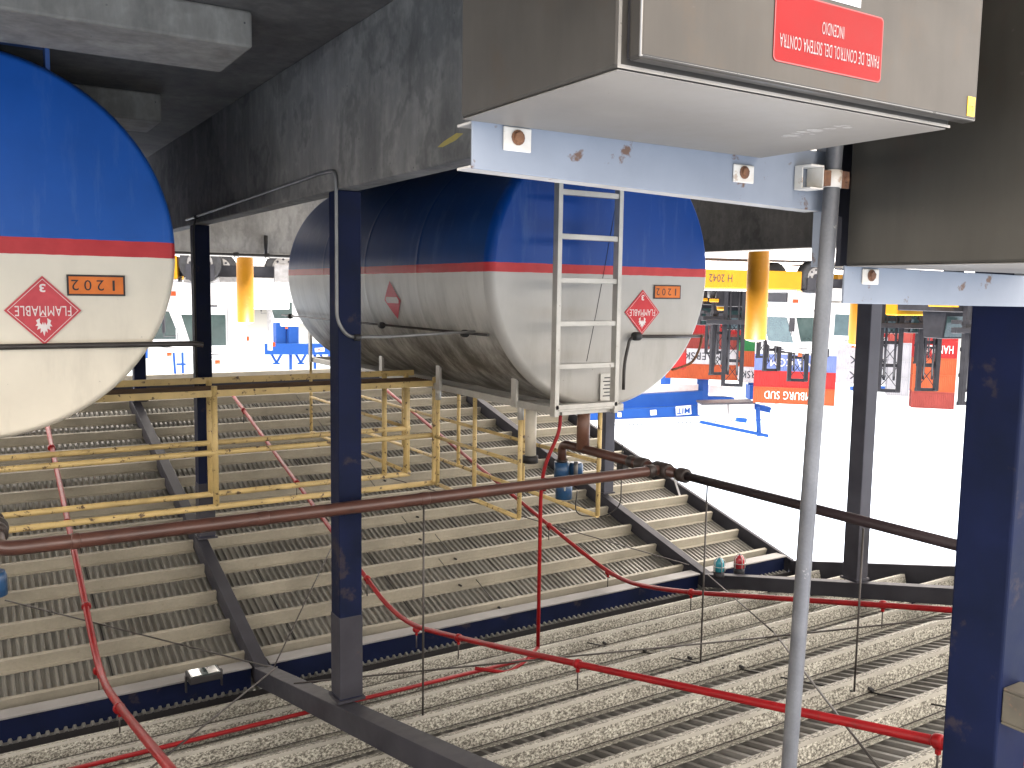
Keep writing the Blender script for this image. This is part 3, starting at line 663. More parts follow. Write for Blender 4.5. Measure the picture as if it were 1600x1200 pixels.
sprinkler([PF_(-5.15, 11.7), PF_(-5.3, 7.44), PF_(-5.36, 6.6), PN_(-5.2, 5.7), PN_(-5.34, 3.2), PN_(-5.34, .9)], 0.020,
          [(PF_(-5.22, 9.6), dF), (PF_(-5.29, 7.7), dF), (PF_(-5.35, 6.75), dF), (PN_(-5.22, 5.45), dN), (PN_(-5.33, 3.7), dN)],
          'red sprinkler pipe curving along below the open corner of the roof')
br_ = thing('sprinkler_branch', (-3.63, 5.4, 0.86), 'thin red foam pipe dropping straight down to the ladder platform', 'pipe', 'red fire sprinkler pipes under the canopy')
MB().tube(fillet([(-3.76, 5.35, 0.85), (-3.755, 5.35, 1.02), (-3.64, 5.38, 1.28), (-3.63, 5.4, 1.5), (-3.63, 5.4, 2.67)], .12), .014, 12).build('drop_pipe', M_red, br_)
MB().tube([(-3.63, 5.4, 2.735), (-0.3, 5.4, 2.735)], .014, 12).build('cross_pipe', M_red, br_)
MB().tube(fillet([(-3.63, 5.4, 2.66), (-3.45, 5.3, 2.70), (-3.25, 5.22, 2.71), (-3.03, 5.30, 2.66)], .05), .013, 10).build('elbow_pipe', M_red, br_)
MB().tube([(-3.64, 5.37, 1.36), (-3.64, 5.37, 1.40), (-3.64, 5.37, 1.46)], [.014, .026, .014], 12).build('union', M_red, br_)
# ------------------------------------------------------------------ yellow walkway between the tanks
wk = thing('walkway', (-1.6, 7.43, 0.85), 'rusty yellow walkway with double handrails bridging between the two tanks', 'walkway')
YA, YB = 7.20, 7.67; ZT, ZM, ZD = 1.75, 1.31, 0.83
XW = -3.68; XE = 1.0
for y, zz in ((YA, 0.812), (YB, 0.755)):
    MB().box((XW, y - .012, zz), (XE, y + .012, zz + .052)).build('edge_beam', M_yellow, wk, .003)
dk = MB()
for i in range(10): dk.box((XW, YA + .03 + i * .043, ZD - .01), (XE, YA + .036 + i * .043, ZD + .015))
dk.build('deck_grating', mat('walkway_rust', (0.12, 0.075, 0.04), (0.07, 0.04, 0.025), 9, .8), wk)
def rail(parent, pts, r, m=M_yellow, nm='rail'):
    MB().tube(pts, r, 12).build(nm, m, parent)
for y, xe in ((YA, XW), (YB, XW + .04)):
    rail(wk, [(xe, y, ZT), (XE, y, ZT)], .025); rail(wk, [(xe, y, ZM), (XE, y, ZM)], .023)
for y, xx in ((YA, -1.72), (YA, XW), (YB, -1.79), (YB, XW + .08), (YB, XW + .30), (YA, .9), (YB, .9)):
    rail(wk, [(xx, y, ZD - .05), (xx, y, ZT)], .024, nm='post')
for i in range(2): MB().box((XW - .02 + .03 * i, YA - .03, .78), (XW + .01 + .03 * i, YA + .0, 1.75)).build('post', M_yellow, wk)

# ------------------------------------------------------------------ ladder platform on the far tank
pf = thing('access_platform', (-4.0, 5.3, 0.85), 'grey steel roof platform with ladder and yellow handrails on top of the tank', 'platform')
PX0, PX1, PY0, PY1, PZ = -3.66, -4.24, 5.24, 10.5, 0.865
for x in (PX0, PX1): MB().box((x - .02, PY0, PZ - .035), (x + .02, PY1, PZ + .02)).build('frame_beam', M_greyrail, pf, .003)
for y in (PY0, 6.85, 8.5, PY1): MB().box((PX1 + .02, y - .02, PZ - .034), (PX0 - .02, y + .02, PZ + .019)).build('cross_beam', M_greyrail, pf, .003)
gr = MB()
y = PY0 + .06
while y < PY1 - .03:
    gr.box((PX1 + .022, y, PZ - .006), (PX0 - .022, y + .005, PZ + .018)); y += .045
gr.build('deck_grating', M_greyrail, pf)
for y, z0 in ((5.78, .55), (7.05, .62), (8.3, .66), (10.42, .5)):
    MB().box((PX0 + .02, y - .035, z0), (PX0 + .045, y + .035, PZ + .02)).build('support_leg', M_greyrail, pf, .002)
for y in (6.2, 9.0): MB().box((PX1 - .04, y - .03, .62), (PX1 - .02, y + .03, PZ)).build('support_leg', M_greyrail, pf, .002)
TR = 1.75
for x, ys_, seg in ((PX0, (5.74, 6.45, 7.12, 7.75, 9.1, 10.5), ((5.74, 7.16), (7.72, 10.5))), (PX1, (5.5, 6.6, 7.8, 9.1, 10.5), ((5.5, 10.5),))):
    for y in ys_: rail(pf, [(x, y, PZ), (x, y, TR)], .018, nm='post')
    for a, b in seg:
        rail(pf, [(x, a, TR), (x, b, TR)], .018); rail(pf, [(x, a, 1.32), (x, b, 1.32)], .016)
for y in (5.74, 7.12): MB().tube([(PX0, y, .85), (PX0, y, .98)], .026, 12).build('post_socket', M_greyrail, pf)
# ladder
LX0, LX1, LY = -3.60, -4.135, 5.2
ld = []
for x in (LX0, LX1):
    MB().box((x - .018, LY - .03, FLOOR), (x + .018, LY + .03, 0.885)).build('ladder_stringer', M_greyrail, pf, .002)
zz = -1.30
while zz < 0.86:
    MB().box((LX1 + .018, LY - .02, zz - .020), (LX0 - .018, LY + .02, zz + .018)).build('ladder_rung', M_greyrail, pf, .003); zz += 0.305
MB().box((LX1 - .012, LY - .03, .80), (LX0 + .012, LY + .03, .835)).build('ladder_head', M_greyrail, pf, .003)

# ------------------------------------------------------------------ steel channels and control cabinets (near)
def channel(x0, x1, y, zlo0, zhi0, zlo1, zhi1, depth, label, plates, extra=None):
    t = thing('steel_channel', ((x0 + x1) / 2, y, zlo0), label, 'channel', 'pale blue steel channels behind the cabinets')
    th = .006; mb = MB()
    mb.prism([(x0, y, zlo0), (x1, y, zlo1), (x1, y, zhi1), (x0, y, zhi0)], (0, th, 0))
    web = mb.build('web', M_ltblue, t, .0015)
    fm = mat('dusty_flange', (0.50, 0.48, 0.44), (0.40, 0.37, 0.33), 9, .6, spots=.7, spot_c=(.2, .1, .05), spot_scale=16)
    mb = MB(); mb.prism([(x0 + .002, y + th, zhi0 - th), (x1, y + th, zhi1 - th), (x1, y + th, zhi1 - .001), (x0 + .002, y + th, zhi0 - .001)], (0, depth, 0)); mb.build('upper_flange', fm, t, .001)
    mb = MB(); mb.prism([(x0 + .002, y + th, zlo0 + .001), (x1, y + th, zlo1 + .001), (x1, y + th, zlo1 + th), (x0 + .002, y + th, zlo0 + th)], (0, depth, 0)); mb.build('lower_flange', fm, t, .001)
    for px_, pz, w_, h_ in plates:
        p = MB().box((px_ - w_/2, y - .005, pz - h_/2), (px_ + w_/2, y - .0005, pz + h_/2)).build('anchor_plate', M_plate, t, .003)
        bm = MB(); n = 6
        poly = [(px_ + .0105 * math.cos(math.pi*k/3 + .3), y - .005, pz - .003 + .0105 * math.sin(math.pi*k/3 + .3)) for k in range(6)]
        bm.prism(poly, (0, -.008, 0)); bm.build('bolt', M_rust, p, .001)
        wm = MB(); wm.tube([(px_, y - .0055, pz - .003), (px_, y - .0075, pz - .003)], .0145, 14); wm.build('washer', M_rust, p)
    # posts that carry the channel, standing on the yard
    for lx in ((x0 + x1) / 2 + .18, (x0 + x1) / 2 - .18):
        MB().box((lx - .02, y + .05, GROUND), (lx + .02, y + .09, min(zlo0, zlo1) + .02)).build('post', M_ltblue, t, .002)
    return t
ch1 = channel(-0.826, -1.80, 1.476, -.312, -.225, -.345, -.203, .05, 'pale blue rusty steel channel behind the cabinet with the red sign', [(-.922, -.286, .062, .045), (-1.524, -.270, .064, .040)])
MB().prism([(-1.80, 1.474, -.42), (-1.825, 1.474, -.42), (-1.825, 1.474, -.07), (-1.80, 1.474, -.07)], (0, .03, 0)).build('end_leg', M_ltblue, ch1, .001)
bk = MB().box((-1.90, 1.56, -.50), (-2.035, 1.575, -.206)).box((-1.98, 1.56, -.206), (-2.035, 1.575, -.068)); bk.build('backing_plate', M_charcoal, ch1)
ch2 = channel(-1.828, -3.3, 1.425, -.073, .018, -.060, .028, .05, 'pale blue steel channel carrying the dull cabinet at the right', [(-1.922, -.048, .062, .038), (-2.78, -.02, .06, .038)])

def cabinet(x0, x1, yf, yb, top, bot, m, door_off, label, mtop, group):
    t = thing('control_cabinet', ((x0 + x1) / 2, yb, bot), label, 'cabinet', group)
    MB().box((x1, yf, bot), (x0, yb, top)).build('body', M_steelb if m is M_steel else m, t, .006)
    MB().box((x1 + .004, yf + .004, top + .0005), (x0 - .004, yb - .001, top + .0022)).build('top_panel', mtop, t, .001)
    MB().box((x1 + .016, yf - .0055, bot + .01), (x0 - .016, yf - .0005, top - .014)).build('gasket', M_gasket, t)
    dr = MB().box((x1 - door_off, yf - .034, bot + .02), (x0 - .013, yf - .006, top - .009)).build('door', m, t, .005)
    # legs to the yard floor
    for lx in (x0 - .06, x1 + .06):
        MB().box((lx - .02, yb - .06, GROUND), (lx + .02, yb - .02, bot + .002)).build('leg', M_ltblue, t)
    return t, dr
c1, door1 = cabinet(-0.797, -1.575, 1.015, 1.470, -.311, -.98, M_steel, .028, 'stainless steel control cabinet with a red fire panel sign on its door', M_steel_top, 'stainless steel control cabinets')
c2, door2 = cabinet(-1.822, -2.62, 0.976, 1.420, -.073, -.98, M_steel2, .02, 'dull stainless cabinet behind and above the one with the red sign', M_steel_top, 'stainless steel control cabinets')
YD = 1.015 - .034
sg = MB()
def rrect(x0, x1, z0, z1, rr, y, n=5):
    out = []
    for cx_, cz_, a0_ in ((x1 - rr, z1 - rr, 0), (x0 + rr, z1 - rr, 90), (x0 + rr, z0 + rr, 180), (x1 - rr, z0 + rr, 270)):
        for k in range(n + 1): a = R(a0_ + 90 * k / n); out.append((cx_ + rr*math.cos(a), y, cz_ + rr*math.sin(a)))
    return out
sx0, sx1, sz0, sz1 = -1.322, -1.066, -.456, -.352
sgn = MB().prism(rrect(sx0, sx1, sz0, sz1, .008, YD - .0012), (0, .0010, 0)).build('sign', M_sign, door1)
bl_ = MB(); a_ = rrect(sx0, sx1, sz0, sz1, .008, YD - .0013); b_ = rrect(sx0 + .002, sx1 - .002, sz0 + .002, sz1 - .002, .007, YD - .0013)
nn = len(a_); bl_.add(a_ + b_, [(i, (i+1) % nn, nn + (i+1) % nn, nn + i) for i in range(nn)]); bl_.build('sign_rim', mat('sign_rim_red', (.32, .06, .06), None, 5, .5), sgn)
text('lettering', 'PANEL DE CONTROL DEL SISTEMA CONTRA', (sx0 + .008, YD - .0013, sz1 - .042), (1, 0, 0), (0, 0, 1), .236, .020, M_signtext, sgn, .0006, .018)
text('lettering', 'INCENDIO', (sx0 + .098, YD - .0013, sz0 + .030), (1, 0, 0), (0, 0, 1), .052, .019, M_signtext, sgn, .0006, .018)
stk = MB().box((-1.262, YD - .0012, -.512), (-1.165, YD - .0002, -.462)).build('sticker', M_sticker, door1)
text('lettering', 'CONTROL', (-1.25, YD - .0012, -.474), (1, 0, 0), (0, 0, 1), .07, .006, M_textg, stk, .0006)
tgm = MB().box((-1.594, YD - .0012, -.362), (-1.572, YD - .0002, -.328)).build('tag', M_tag, door1)
text('lettering', 'L1', (-1.588, YD - .0012, -.346), (1, 0, 0), (0, 0, 1), .010, .011, M_text, tgm, .0006)
M_edge = mat('edge_glint_hinge_steel', (0.30, 0.285, 0.26), (0.24, 0.225, 0.20), 12, 0.3, 0.4)  # pale steel: painted highlight along the cabinet rims, also the hinge colour
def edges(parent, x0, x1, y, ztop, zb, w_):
    mb = MB().box((x1, y - .0015, ztop - w_), (x0, y - .0002, ztop)).box((x0 - w_, y - .0015, zb), (x0, y - .0002, ztop - w_)); mb.build('rim_highlight', M_edge, parent)
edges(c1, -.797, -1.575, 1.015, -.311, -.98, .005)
MB().tube([(-.812, YD + .003, -.96), (-.812, YD + .003, -.3235), (-1.600, YD + .003, -.3235)], .0024, 8).build('rim_highlight', M_edge, door1)
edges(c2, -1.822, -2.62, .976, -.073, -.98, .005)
# smear of old paint on the cabinet top
sm = MB()
for k in range(26):
    px_ = -1.395 + random.gauss(0, .013); py_ = 1.10 + .16 * random.random(); rr_ = .003 + .010 * random.random() ** 2; n_ = 9
    sm.add([(px_ + rr_ * 1.6 * (.6 + .6 * random.random()) * math.cos(2*math.pi*q/n_), py_ + rr_ * (.6 + .6 * random.random()) * math.sin(2*math.pi*q/n_), -.3082 - .00001*k + .0001) for q in range(n_)], [tuple(range(n_))])
sm.build('paint_smear', mat('paint_smear_white', (0.38, 0.36, 0.32), (.28, .26, .23), 60, .6, fine=.5), c1)

for zz_ in (-.42, -.86):
    MB().tube([(-.806, 1.006, zz_), (-.806, 1.006, zz_ - .05)], .006, 10).build('hinge', M_edge, c1)
# galvanised pipe with rusty clamp
gp = thing('galvanised_pipe', (-1.80, 1.44, GROUND), 'speckled galvanised pipe standing at the channel end beside the red sign cabinet', 'pipe')
d_ = Vector((-1.727 + 1.78, 0, 1.179 + .319)).normalized()
p0 = Vector((-1.78, 1.435, -.319)); MB().tube([p0 - d_ * .80, p0, p0 + d_ * 1.95], .0190, 20).build('pipe_run', M_galv, gp)
q = p0 + d_ * .045
MB().tube([q - d_*.020, q + d_*.020], .0215, 20).build('pipe_clamp', M_plate, gp)
MB().box((q.x - .048, q.y - .012, q.z - .020), (q.x - .018, q.y - .006, q.z + .020)).build('clamp_ear', M_rust, gp, .002)
MB().box((q.x + .018, q.y - .012, q.z - .018), (q.x + .042, q.y + .016, q.z + .018)).build('clamp_ear', M_rust, gp, .002)
MB().tube([(q.x - .032, q.y - .02, q.z), (q.x - .032, q.y + .01, q.z)], .006, 6).build('bolt', M_rust, gp)
st = MB(); sx = q.x + .042
for a, b in (((sx, 1.425, q.z - .028), (sx + .045, 1.473, q.z - .024)), ((sx, 1.425, q.z + .024), (sx + .045, 1.473, q.z + .028)), ((sx, 1.425, q.z - .024), (sx + .003, 1.473, q.z + .024)), ((sx+.042, 1.45, q.z - .024), (sx + .045, 1.473, q.z + .024))): st.box(a, b)
st.build('strut_stub', M_plate, gp, .001)

# ------------------------------------------------------------------ thin conduits on wall and posts
pipe_thing('cable_conduit', [fillet([(-1.838, 8.6, -.60), (-1.838, 5.10, -.66), (-1.838, 4.83, -.655), (-1.838, 4.83, .18), (-1.90, 4.828, .275), (-2.2, 4.9, .28)], .07), [(-2.2, 4.9, .28), (-3.25, 5.75, .30)]],
           .010, mat('grey_conduit', (0.19, 0.19, 0.185), (0.13, 0.13, 0.125), 9, .45, .4), 'thin grey conduit climbing the nearest navy post and crossing to the tank', 'conduit', fit=[((-1.96, 4.825, .278), (1, 0, 0))], fm=M_black, fr=.02)
pipe_thing('cable_conduit', [fillet([(-1.835, 8.2, -.60), (-1.825, 8.26, -.52), (-1.825, 8.27, .93)], .05)], .009, M_black, 'thin black conduit on the second navy post from the camera', 'conduit', fit=[((-1.835, 8.2, -.60), (0, 1, 0)), ((-1.825, 8.27, .88), (0, 0, 1))], fm=M_black, fr=.02)
pipe_thing('fuel_line', [[(2.5, 13.2, -.46), (-7.6, 13.2, -.46)], [(-3.95, 13.25, -.49), (-3.95, 13.25, -.76)]], .028, M_black, 'black pipe lying along the top of the far concrete wall', 'pipe', fit=[((-3.5, 13.2, -.46), (1, 0, 0)), ((-3.95, 13.2, -.46), (1, 0, 0))], fm=M_black, fr=.04)
# lamps at the roof corner
def jar_lamp(loc, m, label):
    t = thing('signal_lamp', loc, label, 'lamp', 'caged signal lamps at the ridge'); x, y, z = loc
    MB().tube([(x, y, z), (x, y, z - .06)], .054, 14).build('lamp_base', M_dkgrey, t)
    MB().tube([(x, y, z - .06), (x, y, z - .15), (x, y, z - .185), (x, y, z - .20)], [.05, .05, .033, .006], 14).build('globe', m, t)
    cg = MB()
    for k in range(5):
        a = 2*math.pi*k/5; c, s = math.cos(a)*.058, math.sin(a)*.058
        cg.tube([(x + c, y + s, z - .06), (x + c, y + s, z - .16), (x, y, z - .21)], .004, 5)
    cg.tube([(x + .058*math.cos(k*math.pi/6), y + .058*math.sin(k*math.pi/6), z - .11) for k in range(13)], .004, 5, False)
    cg.build('guard_cage', mat('cage_grey', (.4, .4, .38), None, 5, .5), t)
jar_lamp((-6.36, 6.26, 2.80), M_lampb, 'blue caged signal lamp on the rafter end at the ridge')
jar_lamp((-6.62, 6.24, 2.80), M_lampr, 'red caged signal lamp beside the blue one at the ridge')
fl_ = thing('floodlight', (-1.42, 6.40, 2.80), 'black rectangular floodlight with bright glass under the ridge beam', 'light')
cxf, cyf, czf = -1.43, 6.42, 2.77
MB().box((cxf - .115, cyf - .05, czf), (cxf + .115, cyf + .11, czf + .05)).build('housing', M_gasket, fl_, .006)
MB().box((cxf - .10, cyf - .037, czf - .004), (cxf + .10, cyf + .097, czf - .001)).build('glass', M_glass, fl_)
for a, b in ((-.09, -.02), (.03, .09)): MB().box((cxf + a, cyf - .03, czf - .0065), (cxf + b, cyf + .09, czf - .0045)).build('reflector', M_mirror, fl_)
MB().box((cxf - .13, cyf + .02, czf + .01), (cxf - .12, cyf + .05, czf + .13)).build('yoke', M_gasket, fl_)
MB().box((cxf + .12, cyf + .02, czf + .01), (cxf + .13, cyf + .05, czf + .13)).build('yoke', M_gasket, fl_)

# ------------------------------------------------------------------ bollards
def bollard(p, ztop, label, r=.13):
    t = thing('bollard', (p.x, p.y, GROUND), label, 'bollard', 'yellow pipe bollards outside the pit')
    MB().tube([(p.x, p.y, GROUND), (p.x, p.y, ztop)], r, 32).build('pipe', M_bollard, t)
    MB().tube([(p.x, p.y, ztop), (p.x, p.y, ztop + .012), (p.x, p.y, ztop + .03)], [r*.96, r*.85, r*.35], 32).build('concrete_cap', M_conc_cap, t)
    return t
p = at(384, 503, 14.2); bollard(p, p.z, 'yellow bollard between the two tanks beyond the far wall')
p = at(1180, 530, 11.0); bollard(p, p.z, 'yellow bollard right of the ladder tank beside the leaning grey pipe')
p = at(1343, 537, 10.6); bollard(p, p.z, 'yellow bollard half hidden by the slim navy post at the right')

# ------------------------------------------------------------------ terminal tractors (forward = +x, ground z = 0)
class Local:
    def __init__(s, name, label, cat, group): s.t = thing(name, (0, 0, 0), label, cat, group)
def wheel(parent, x, y, r, wd, nm='wheel'):
    yo = wd if y > 0 else -wd
    wv = MB().tube([(x, y, r), (x, y + yo * .1, r), (x, y + yo * .9, r), (x, y + yo, r)], [r * .94, r, r, r * .94], 28).build(nm, M_rubber, parent)
    MB().tube([(x, y + yo * .9, r), (x, y + yo * 1.02, r), (x, y + yo * 1.03, r)], [r * .62, r * .60, r * .25], 20).build('rim', M_rim, wv)
    hb = MB().tube([(x, y + yo * 1.0, r), (x, y + yo * 1.09, r)], r * .2, 14)
    for k in range(8): a = k * math.pi / 4; hb.tube([(x + r*.45*math.cos(a), y + yo*1.0, r + r*.45*math.sin(a)), (x + r*.45*math.cos(a), y + yo*1.05, r + r*.45*math.sin(a))], r*.07, 6)
    hb.build('hub', M_dkgrey, wv)
def make_tractor():
    t = thing('terminal_tractor', (0, 0, 0), 'x', 'truck', 'white terminal tractors parked in the yard')
    MB().box((-3.2, -.45, .55), (2.2, .45, .85)).build('chassis', M_dkgrey, t, .02)
    b = MB().prism([(1.9, -1.2, .35), (5.7, -1.2, .35), (6.0, -.95, .35), (6.0, .95, .35), (5.7, 1.2, .35), (1.9, 1.2, .35)], (0, 0, .58)).build('bumper', M_tyellow, t, .02)
    text('lettering', 'H 2042', (4.6, -1.204, .50), (1, 0, 0), (0, 0, 1), .86, .24, M_text, b, .004, .01)
    MB().box((1.9, -1.0, .932), (5.6, 1.0, 1.0)).build('nose_deck', M_white, t, .02)
    prof = [(2.15, 1.0), (2.15, 1.75), (1.75, 2.85), (.25, 2.9), (.2, 1.0)]
    cab = MB().prism([(x, -.95, z) for x, z in prof], (0, 1.55, 0)).build('cab', M_white, t, .04)
    MB().box((2.155, -.85, 1.05), (2.19, .5, 1.35)).build('grille', M_dkgrey, cab)
    gl = MB(); 
    for k in range(9): gl.box((2.153, -.35 + .08 * k, 1.42), (2.157, -.32 + .08 * k, 1.55))
    gl.build('vent_slots', M_dkgrey, cab)
    def pane(name, pts, off):
        MB().prism([Vector(q) for q in pts], off).build(name, M_glass, cab)
    def wx(z): return 2.15 - (z - 1.75) / 1.1 * .4
    pane('windscreen', [(wx(1.85) + .01, -.82, 1.85), (wx(1.85) + .01, .48, 1.85), (wx(2.7) + .01, .48, 2.7), (wx(2.7) + .01, -.82, 2.7)], (.008, 0, 0))
    for y, o in ((-.956, -.006), (.602, .006)):
        pane('side_window', [(1.85, y, 1.85), (.75, y, 1.85), (.75, y, 2.65), (1.62, y, 2.65)], (0, o, 0))
        MB().box((.70, y - .004, 1.1), (.715, y + .004, 2.7)).build('door_gap', M_midgrey, cab)
        MB().box((.95, y - .02, 1.60), (1.15, y + .02, 1.64)).build('door_handle', M_dkgrey, cab)
    MB().box((.4, -.7, 2.92), (1.3, .3, 3.05)).build('roof_unit', M_white, t, .03)
    MB().box((-.9, -.5, .86), (.15, .5, 1.7)).build('engine_cover', M_white, t, .04)
    MB().tube([(-.4, .8, .9), (-.4, .8, 2.9)], .07, 12).build('exhaust_stack', M_rim, t)
    MB().tube([(-2.3, 0, .86), (-2.3, 0, .98)], .5, 24).build('fifth_wheel', M_dkgrey, t)
    MB().box((-1.6, -1.1, .5), (-.5, -.5, 1.0)).build('fuel_box', M_rim, t, .03)
    MB().box((1.0, -1.25, .55), (1.7, -.95, .95)).build('step', M_dkgrey, t)
    for x, ys_ in ((1.35, (-.82, .82)), (-2.3, (-.70, .70))):
        for y in ys_: wheel(t, x, y, .52, .38)
    MB().tube([(1.0, -.2, 3.05), (1.0, -.2, 3.2)], .07, 10).build('beacon', M_orange, t)
    MB().box((1.95, -1.15, 1.25), (2.10, -1.05, 1.37)).build('side_marker', M_orange, t)
    m_ = MB(); m_.tube([(2.0, -.9, 2.4), (2.25, -1.25, 2.4), (2.25, -1.25, 2.0)], .015, 6); m_.box((2.22, -1.36, 1.85), (2.28, -1.14, 2.3)); m_.build('wing_mirror', M_dkgrey, t)
    return t
trac = make_tractor()
def place(o, p, yaw, label, z=GROUND):
    o.location = (p.x, p.y, z); o.rotation_euler = (0, 0, yaw); o['label'] = label; return o
right_u = -PR; fwd_h = Vector((PF.x, PF.y, 0)).normalized(); rgt_h = Vector((right_u.x, right_u.y, 0)).normalized()
def yaw_of(r_, f_): v = rgt_h * r_ + fwd_h * f_; return math.atan2(v.y, v.x)
# in the picture target-left is rgt_h
place(trac, at(1286, 440, 31), yaw_of(.93, -.37), 'white tractor unit with yellow bumper H 2042 beside the right hand bollard')
for i, (x, d, ylab) in enumerate(((398, 24.5, 'white tractor cab directly behind the bollard between the tanks'), (318, 27.0, 'white tractor cab seen behind the second navy post'),
                               (232, 29.5, 'white tractor cab just showing beside the near tank'), (478, 46, 'white tractor farther away, half hidden by the ladder tank edge'))):
    c = copy_tree(trac); place(c, at(x, 440, d), yaw_of(.96, -.28), ylab)
c = copy_tree(trac); place(c, at(1345, 440, 37), yaw_of(.65, -.76), 'white tractor partly hidden behind the channel and slim navy post at the right')

# ------------------------------------------------------------------ container handlers with tall masts
M_mast = mat('dark_mast_paint', (0.026, 0.026, 0.031), (0.016, 0.016, 0.019), 2, 0.6, spec=0.15)
M_handler = mat('handler_body_paint', (0.032, 0.032, 0.038), (0.015, 0.015, 0.018), 1.2, 0.6, spec=0.15)
def make_handler():
    t = thing('mast_truck', (0, 0, 0), 'x', 'lift truck', 'container lift trucks with dark masts')
    MB().box((-3.2, -1.2, .7), (1.6, 1.2, 1.9)).build('body', M_handler, t, .05)
    MB().box((-3.6, -1.25, .8), (-2.6, 1.25, 2.2)).build('counterweight', M_tyellow, t, .08)
    cb = MB().prism([(-1.2, -.7, 1.9), (.6, -.7, 1.9), (.4, -.7, 3.4), (-1.0, -.7, 3.4)], (0, 1.4, 0)).build('cab', M_mast, t, .04)
    MB().box((-.9, -.712, 2.2), (.35, -.704, 3.2)).build('side_window', M_glass, cb)
    MB().prism([(.575, -.6, 2.15), (.575, .6, 2.15), (.42, .6, 3.3), (.42, -.6, 3.3)], (.02, 0, 0)).build('windscreen', M_glass, cb)
    for y in (-.55, .55):
        MB().box((1.75, y - .13, .3), (2.05, y + .13, 6.9)).build('mast_rail', M_mast, t, .02)
        MB().tube([(1.9, y * .5, .5), (1.9, y * .5, 6.2)], .07, 8).build('lift_ram', M_mast, t)
    for z in (.5, 2.4, 3.8, 5.2, 6.75): MB().box((1.7, -.68, z), (1.84, .68, z + .2)).build('mast_crossbar', M_mast, t)
    xb = MB()
    for z in (2.6, 4.0, 5.4): xb.bar((1.77, -.45, z), (1.77, .45, z + 1.2), .04, .04, (1, 0, 0)); xb.bar((1.77, .45, z), (1.77, -.45, z + 1.2), .04, .04, (1, 0, 0))
    xb.build('cross_bracing', M_mast, t)
    MB().box((2.06, -1.7, 2.7), (2.4, 1.7, 3.0)).build('spreader', M_mast, t, .03)
    for y in (-1.6, -.8, .8, 1.6): MB().box((2.1, y - .12, 2.3), (2.55, y + .15, 2.5)).build('spreader_foot', M_mast, t)
    for x, ys_ in ((1.0, (-1.25, 1.25)), (-2.6, (-1.0, 1.0))):
        for y in ys_: wheel(t, x, y, .68, .5)
    for y in (-1.3, 1.3): MB().box((.2, y - .3, 1.42), (1.8, y + .3, 1.62)).build('fender', M_tyellow, t, .03)
    return t
hd = make_handler()
hs = [(1104, 66, -.35, -.94, 'dark mast truck nearest the ladder tank, with yellow wheel guards'),
      (1150, 58, .25, -.97, 'dark mast truck left of the right hand bollard'),
      (1196, 70, -.1, -1, 'dark mast truck directly behind the right hand bollard'),
      (1243, 62, .1, -1, 'dark lattice mast just left of the leaning grey pipe'),
      (1392, 56, .3, -.95, 'dark lattice mast right of the slim navy post'),
      (1436, 57, 0, -1, 'dark mast truck with two big wheels under the right hand channel'),
      (1484, 50, -.3, -.95, 'dark mast truck half hidden by the big navy post at the right')]
hs += [(1125, 88, .5, -.85, 'dark mast truck among the far row behind the ladder tank edge'), (1172, 84, -.5, -.85, 'dark mast truck in the far row just left of the right hand bollard'),
       (1222, 92, .2, -1, 'dark mast far behind the white tractor cab'), (1270, 86, -.3, -.95, 'dark mast truck far behind the leaning grey pipe'),
       (1415, 80, -.5, -.9, 'dark mast truck in the far row between two lattice masts'), (1462, 76, .4, -.9, 'dark mast in the far row just left of the big navy post')]
for i, (x, d, a, b, lab) in enumerate(hs):
    o = hd if i == 0 else copy_tree(hd); place(o, at(x, 452, d), yaw_of(a, b), lab)

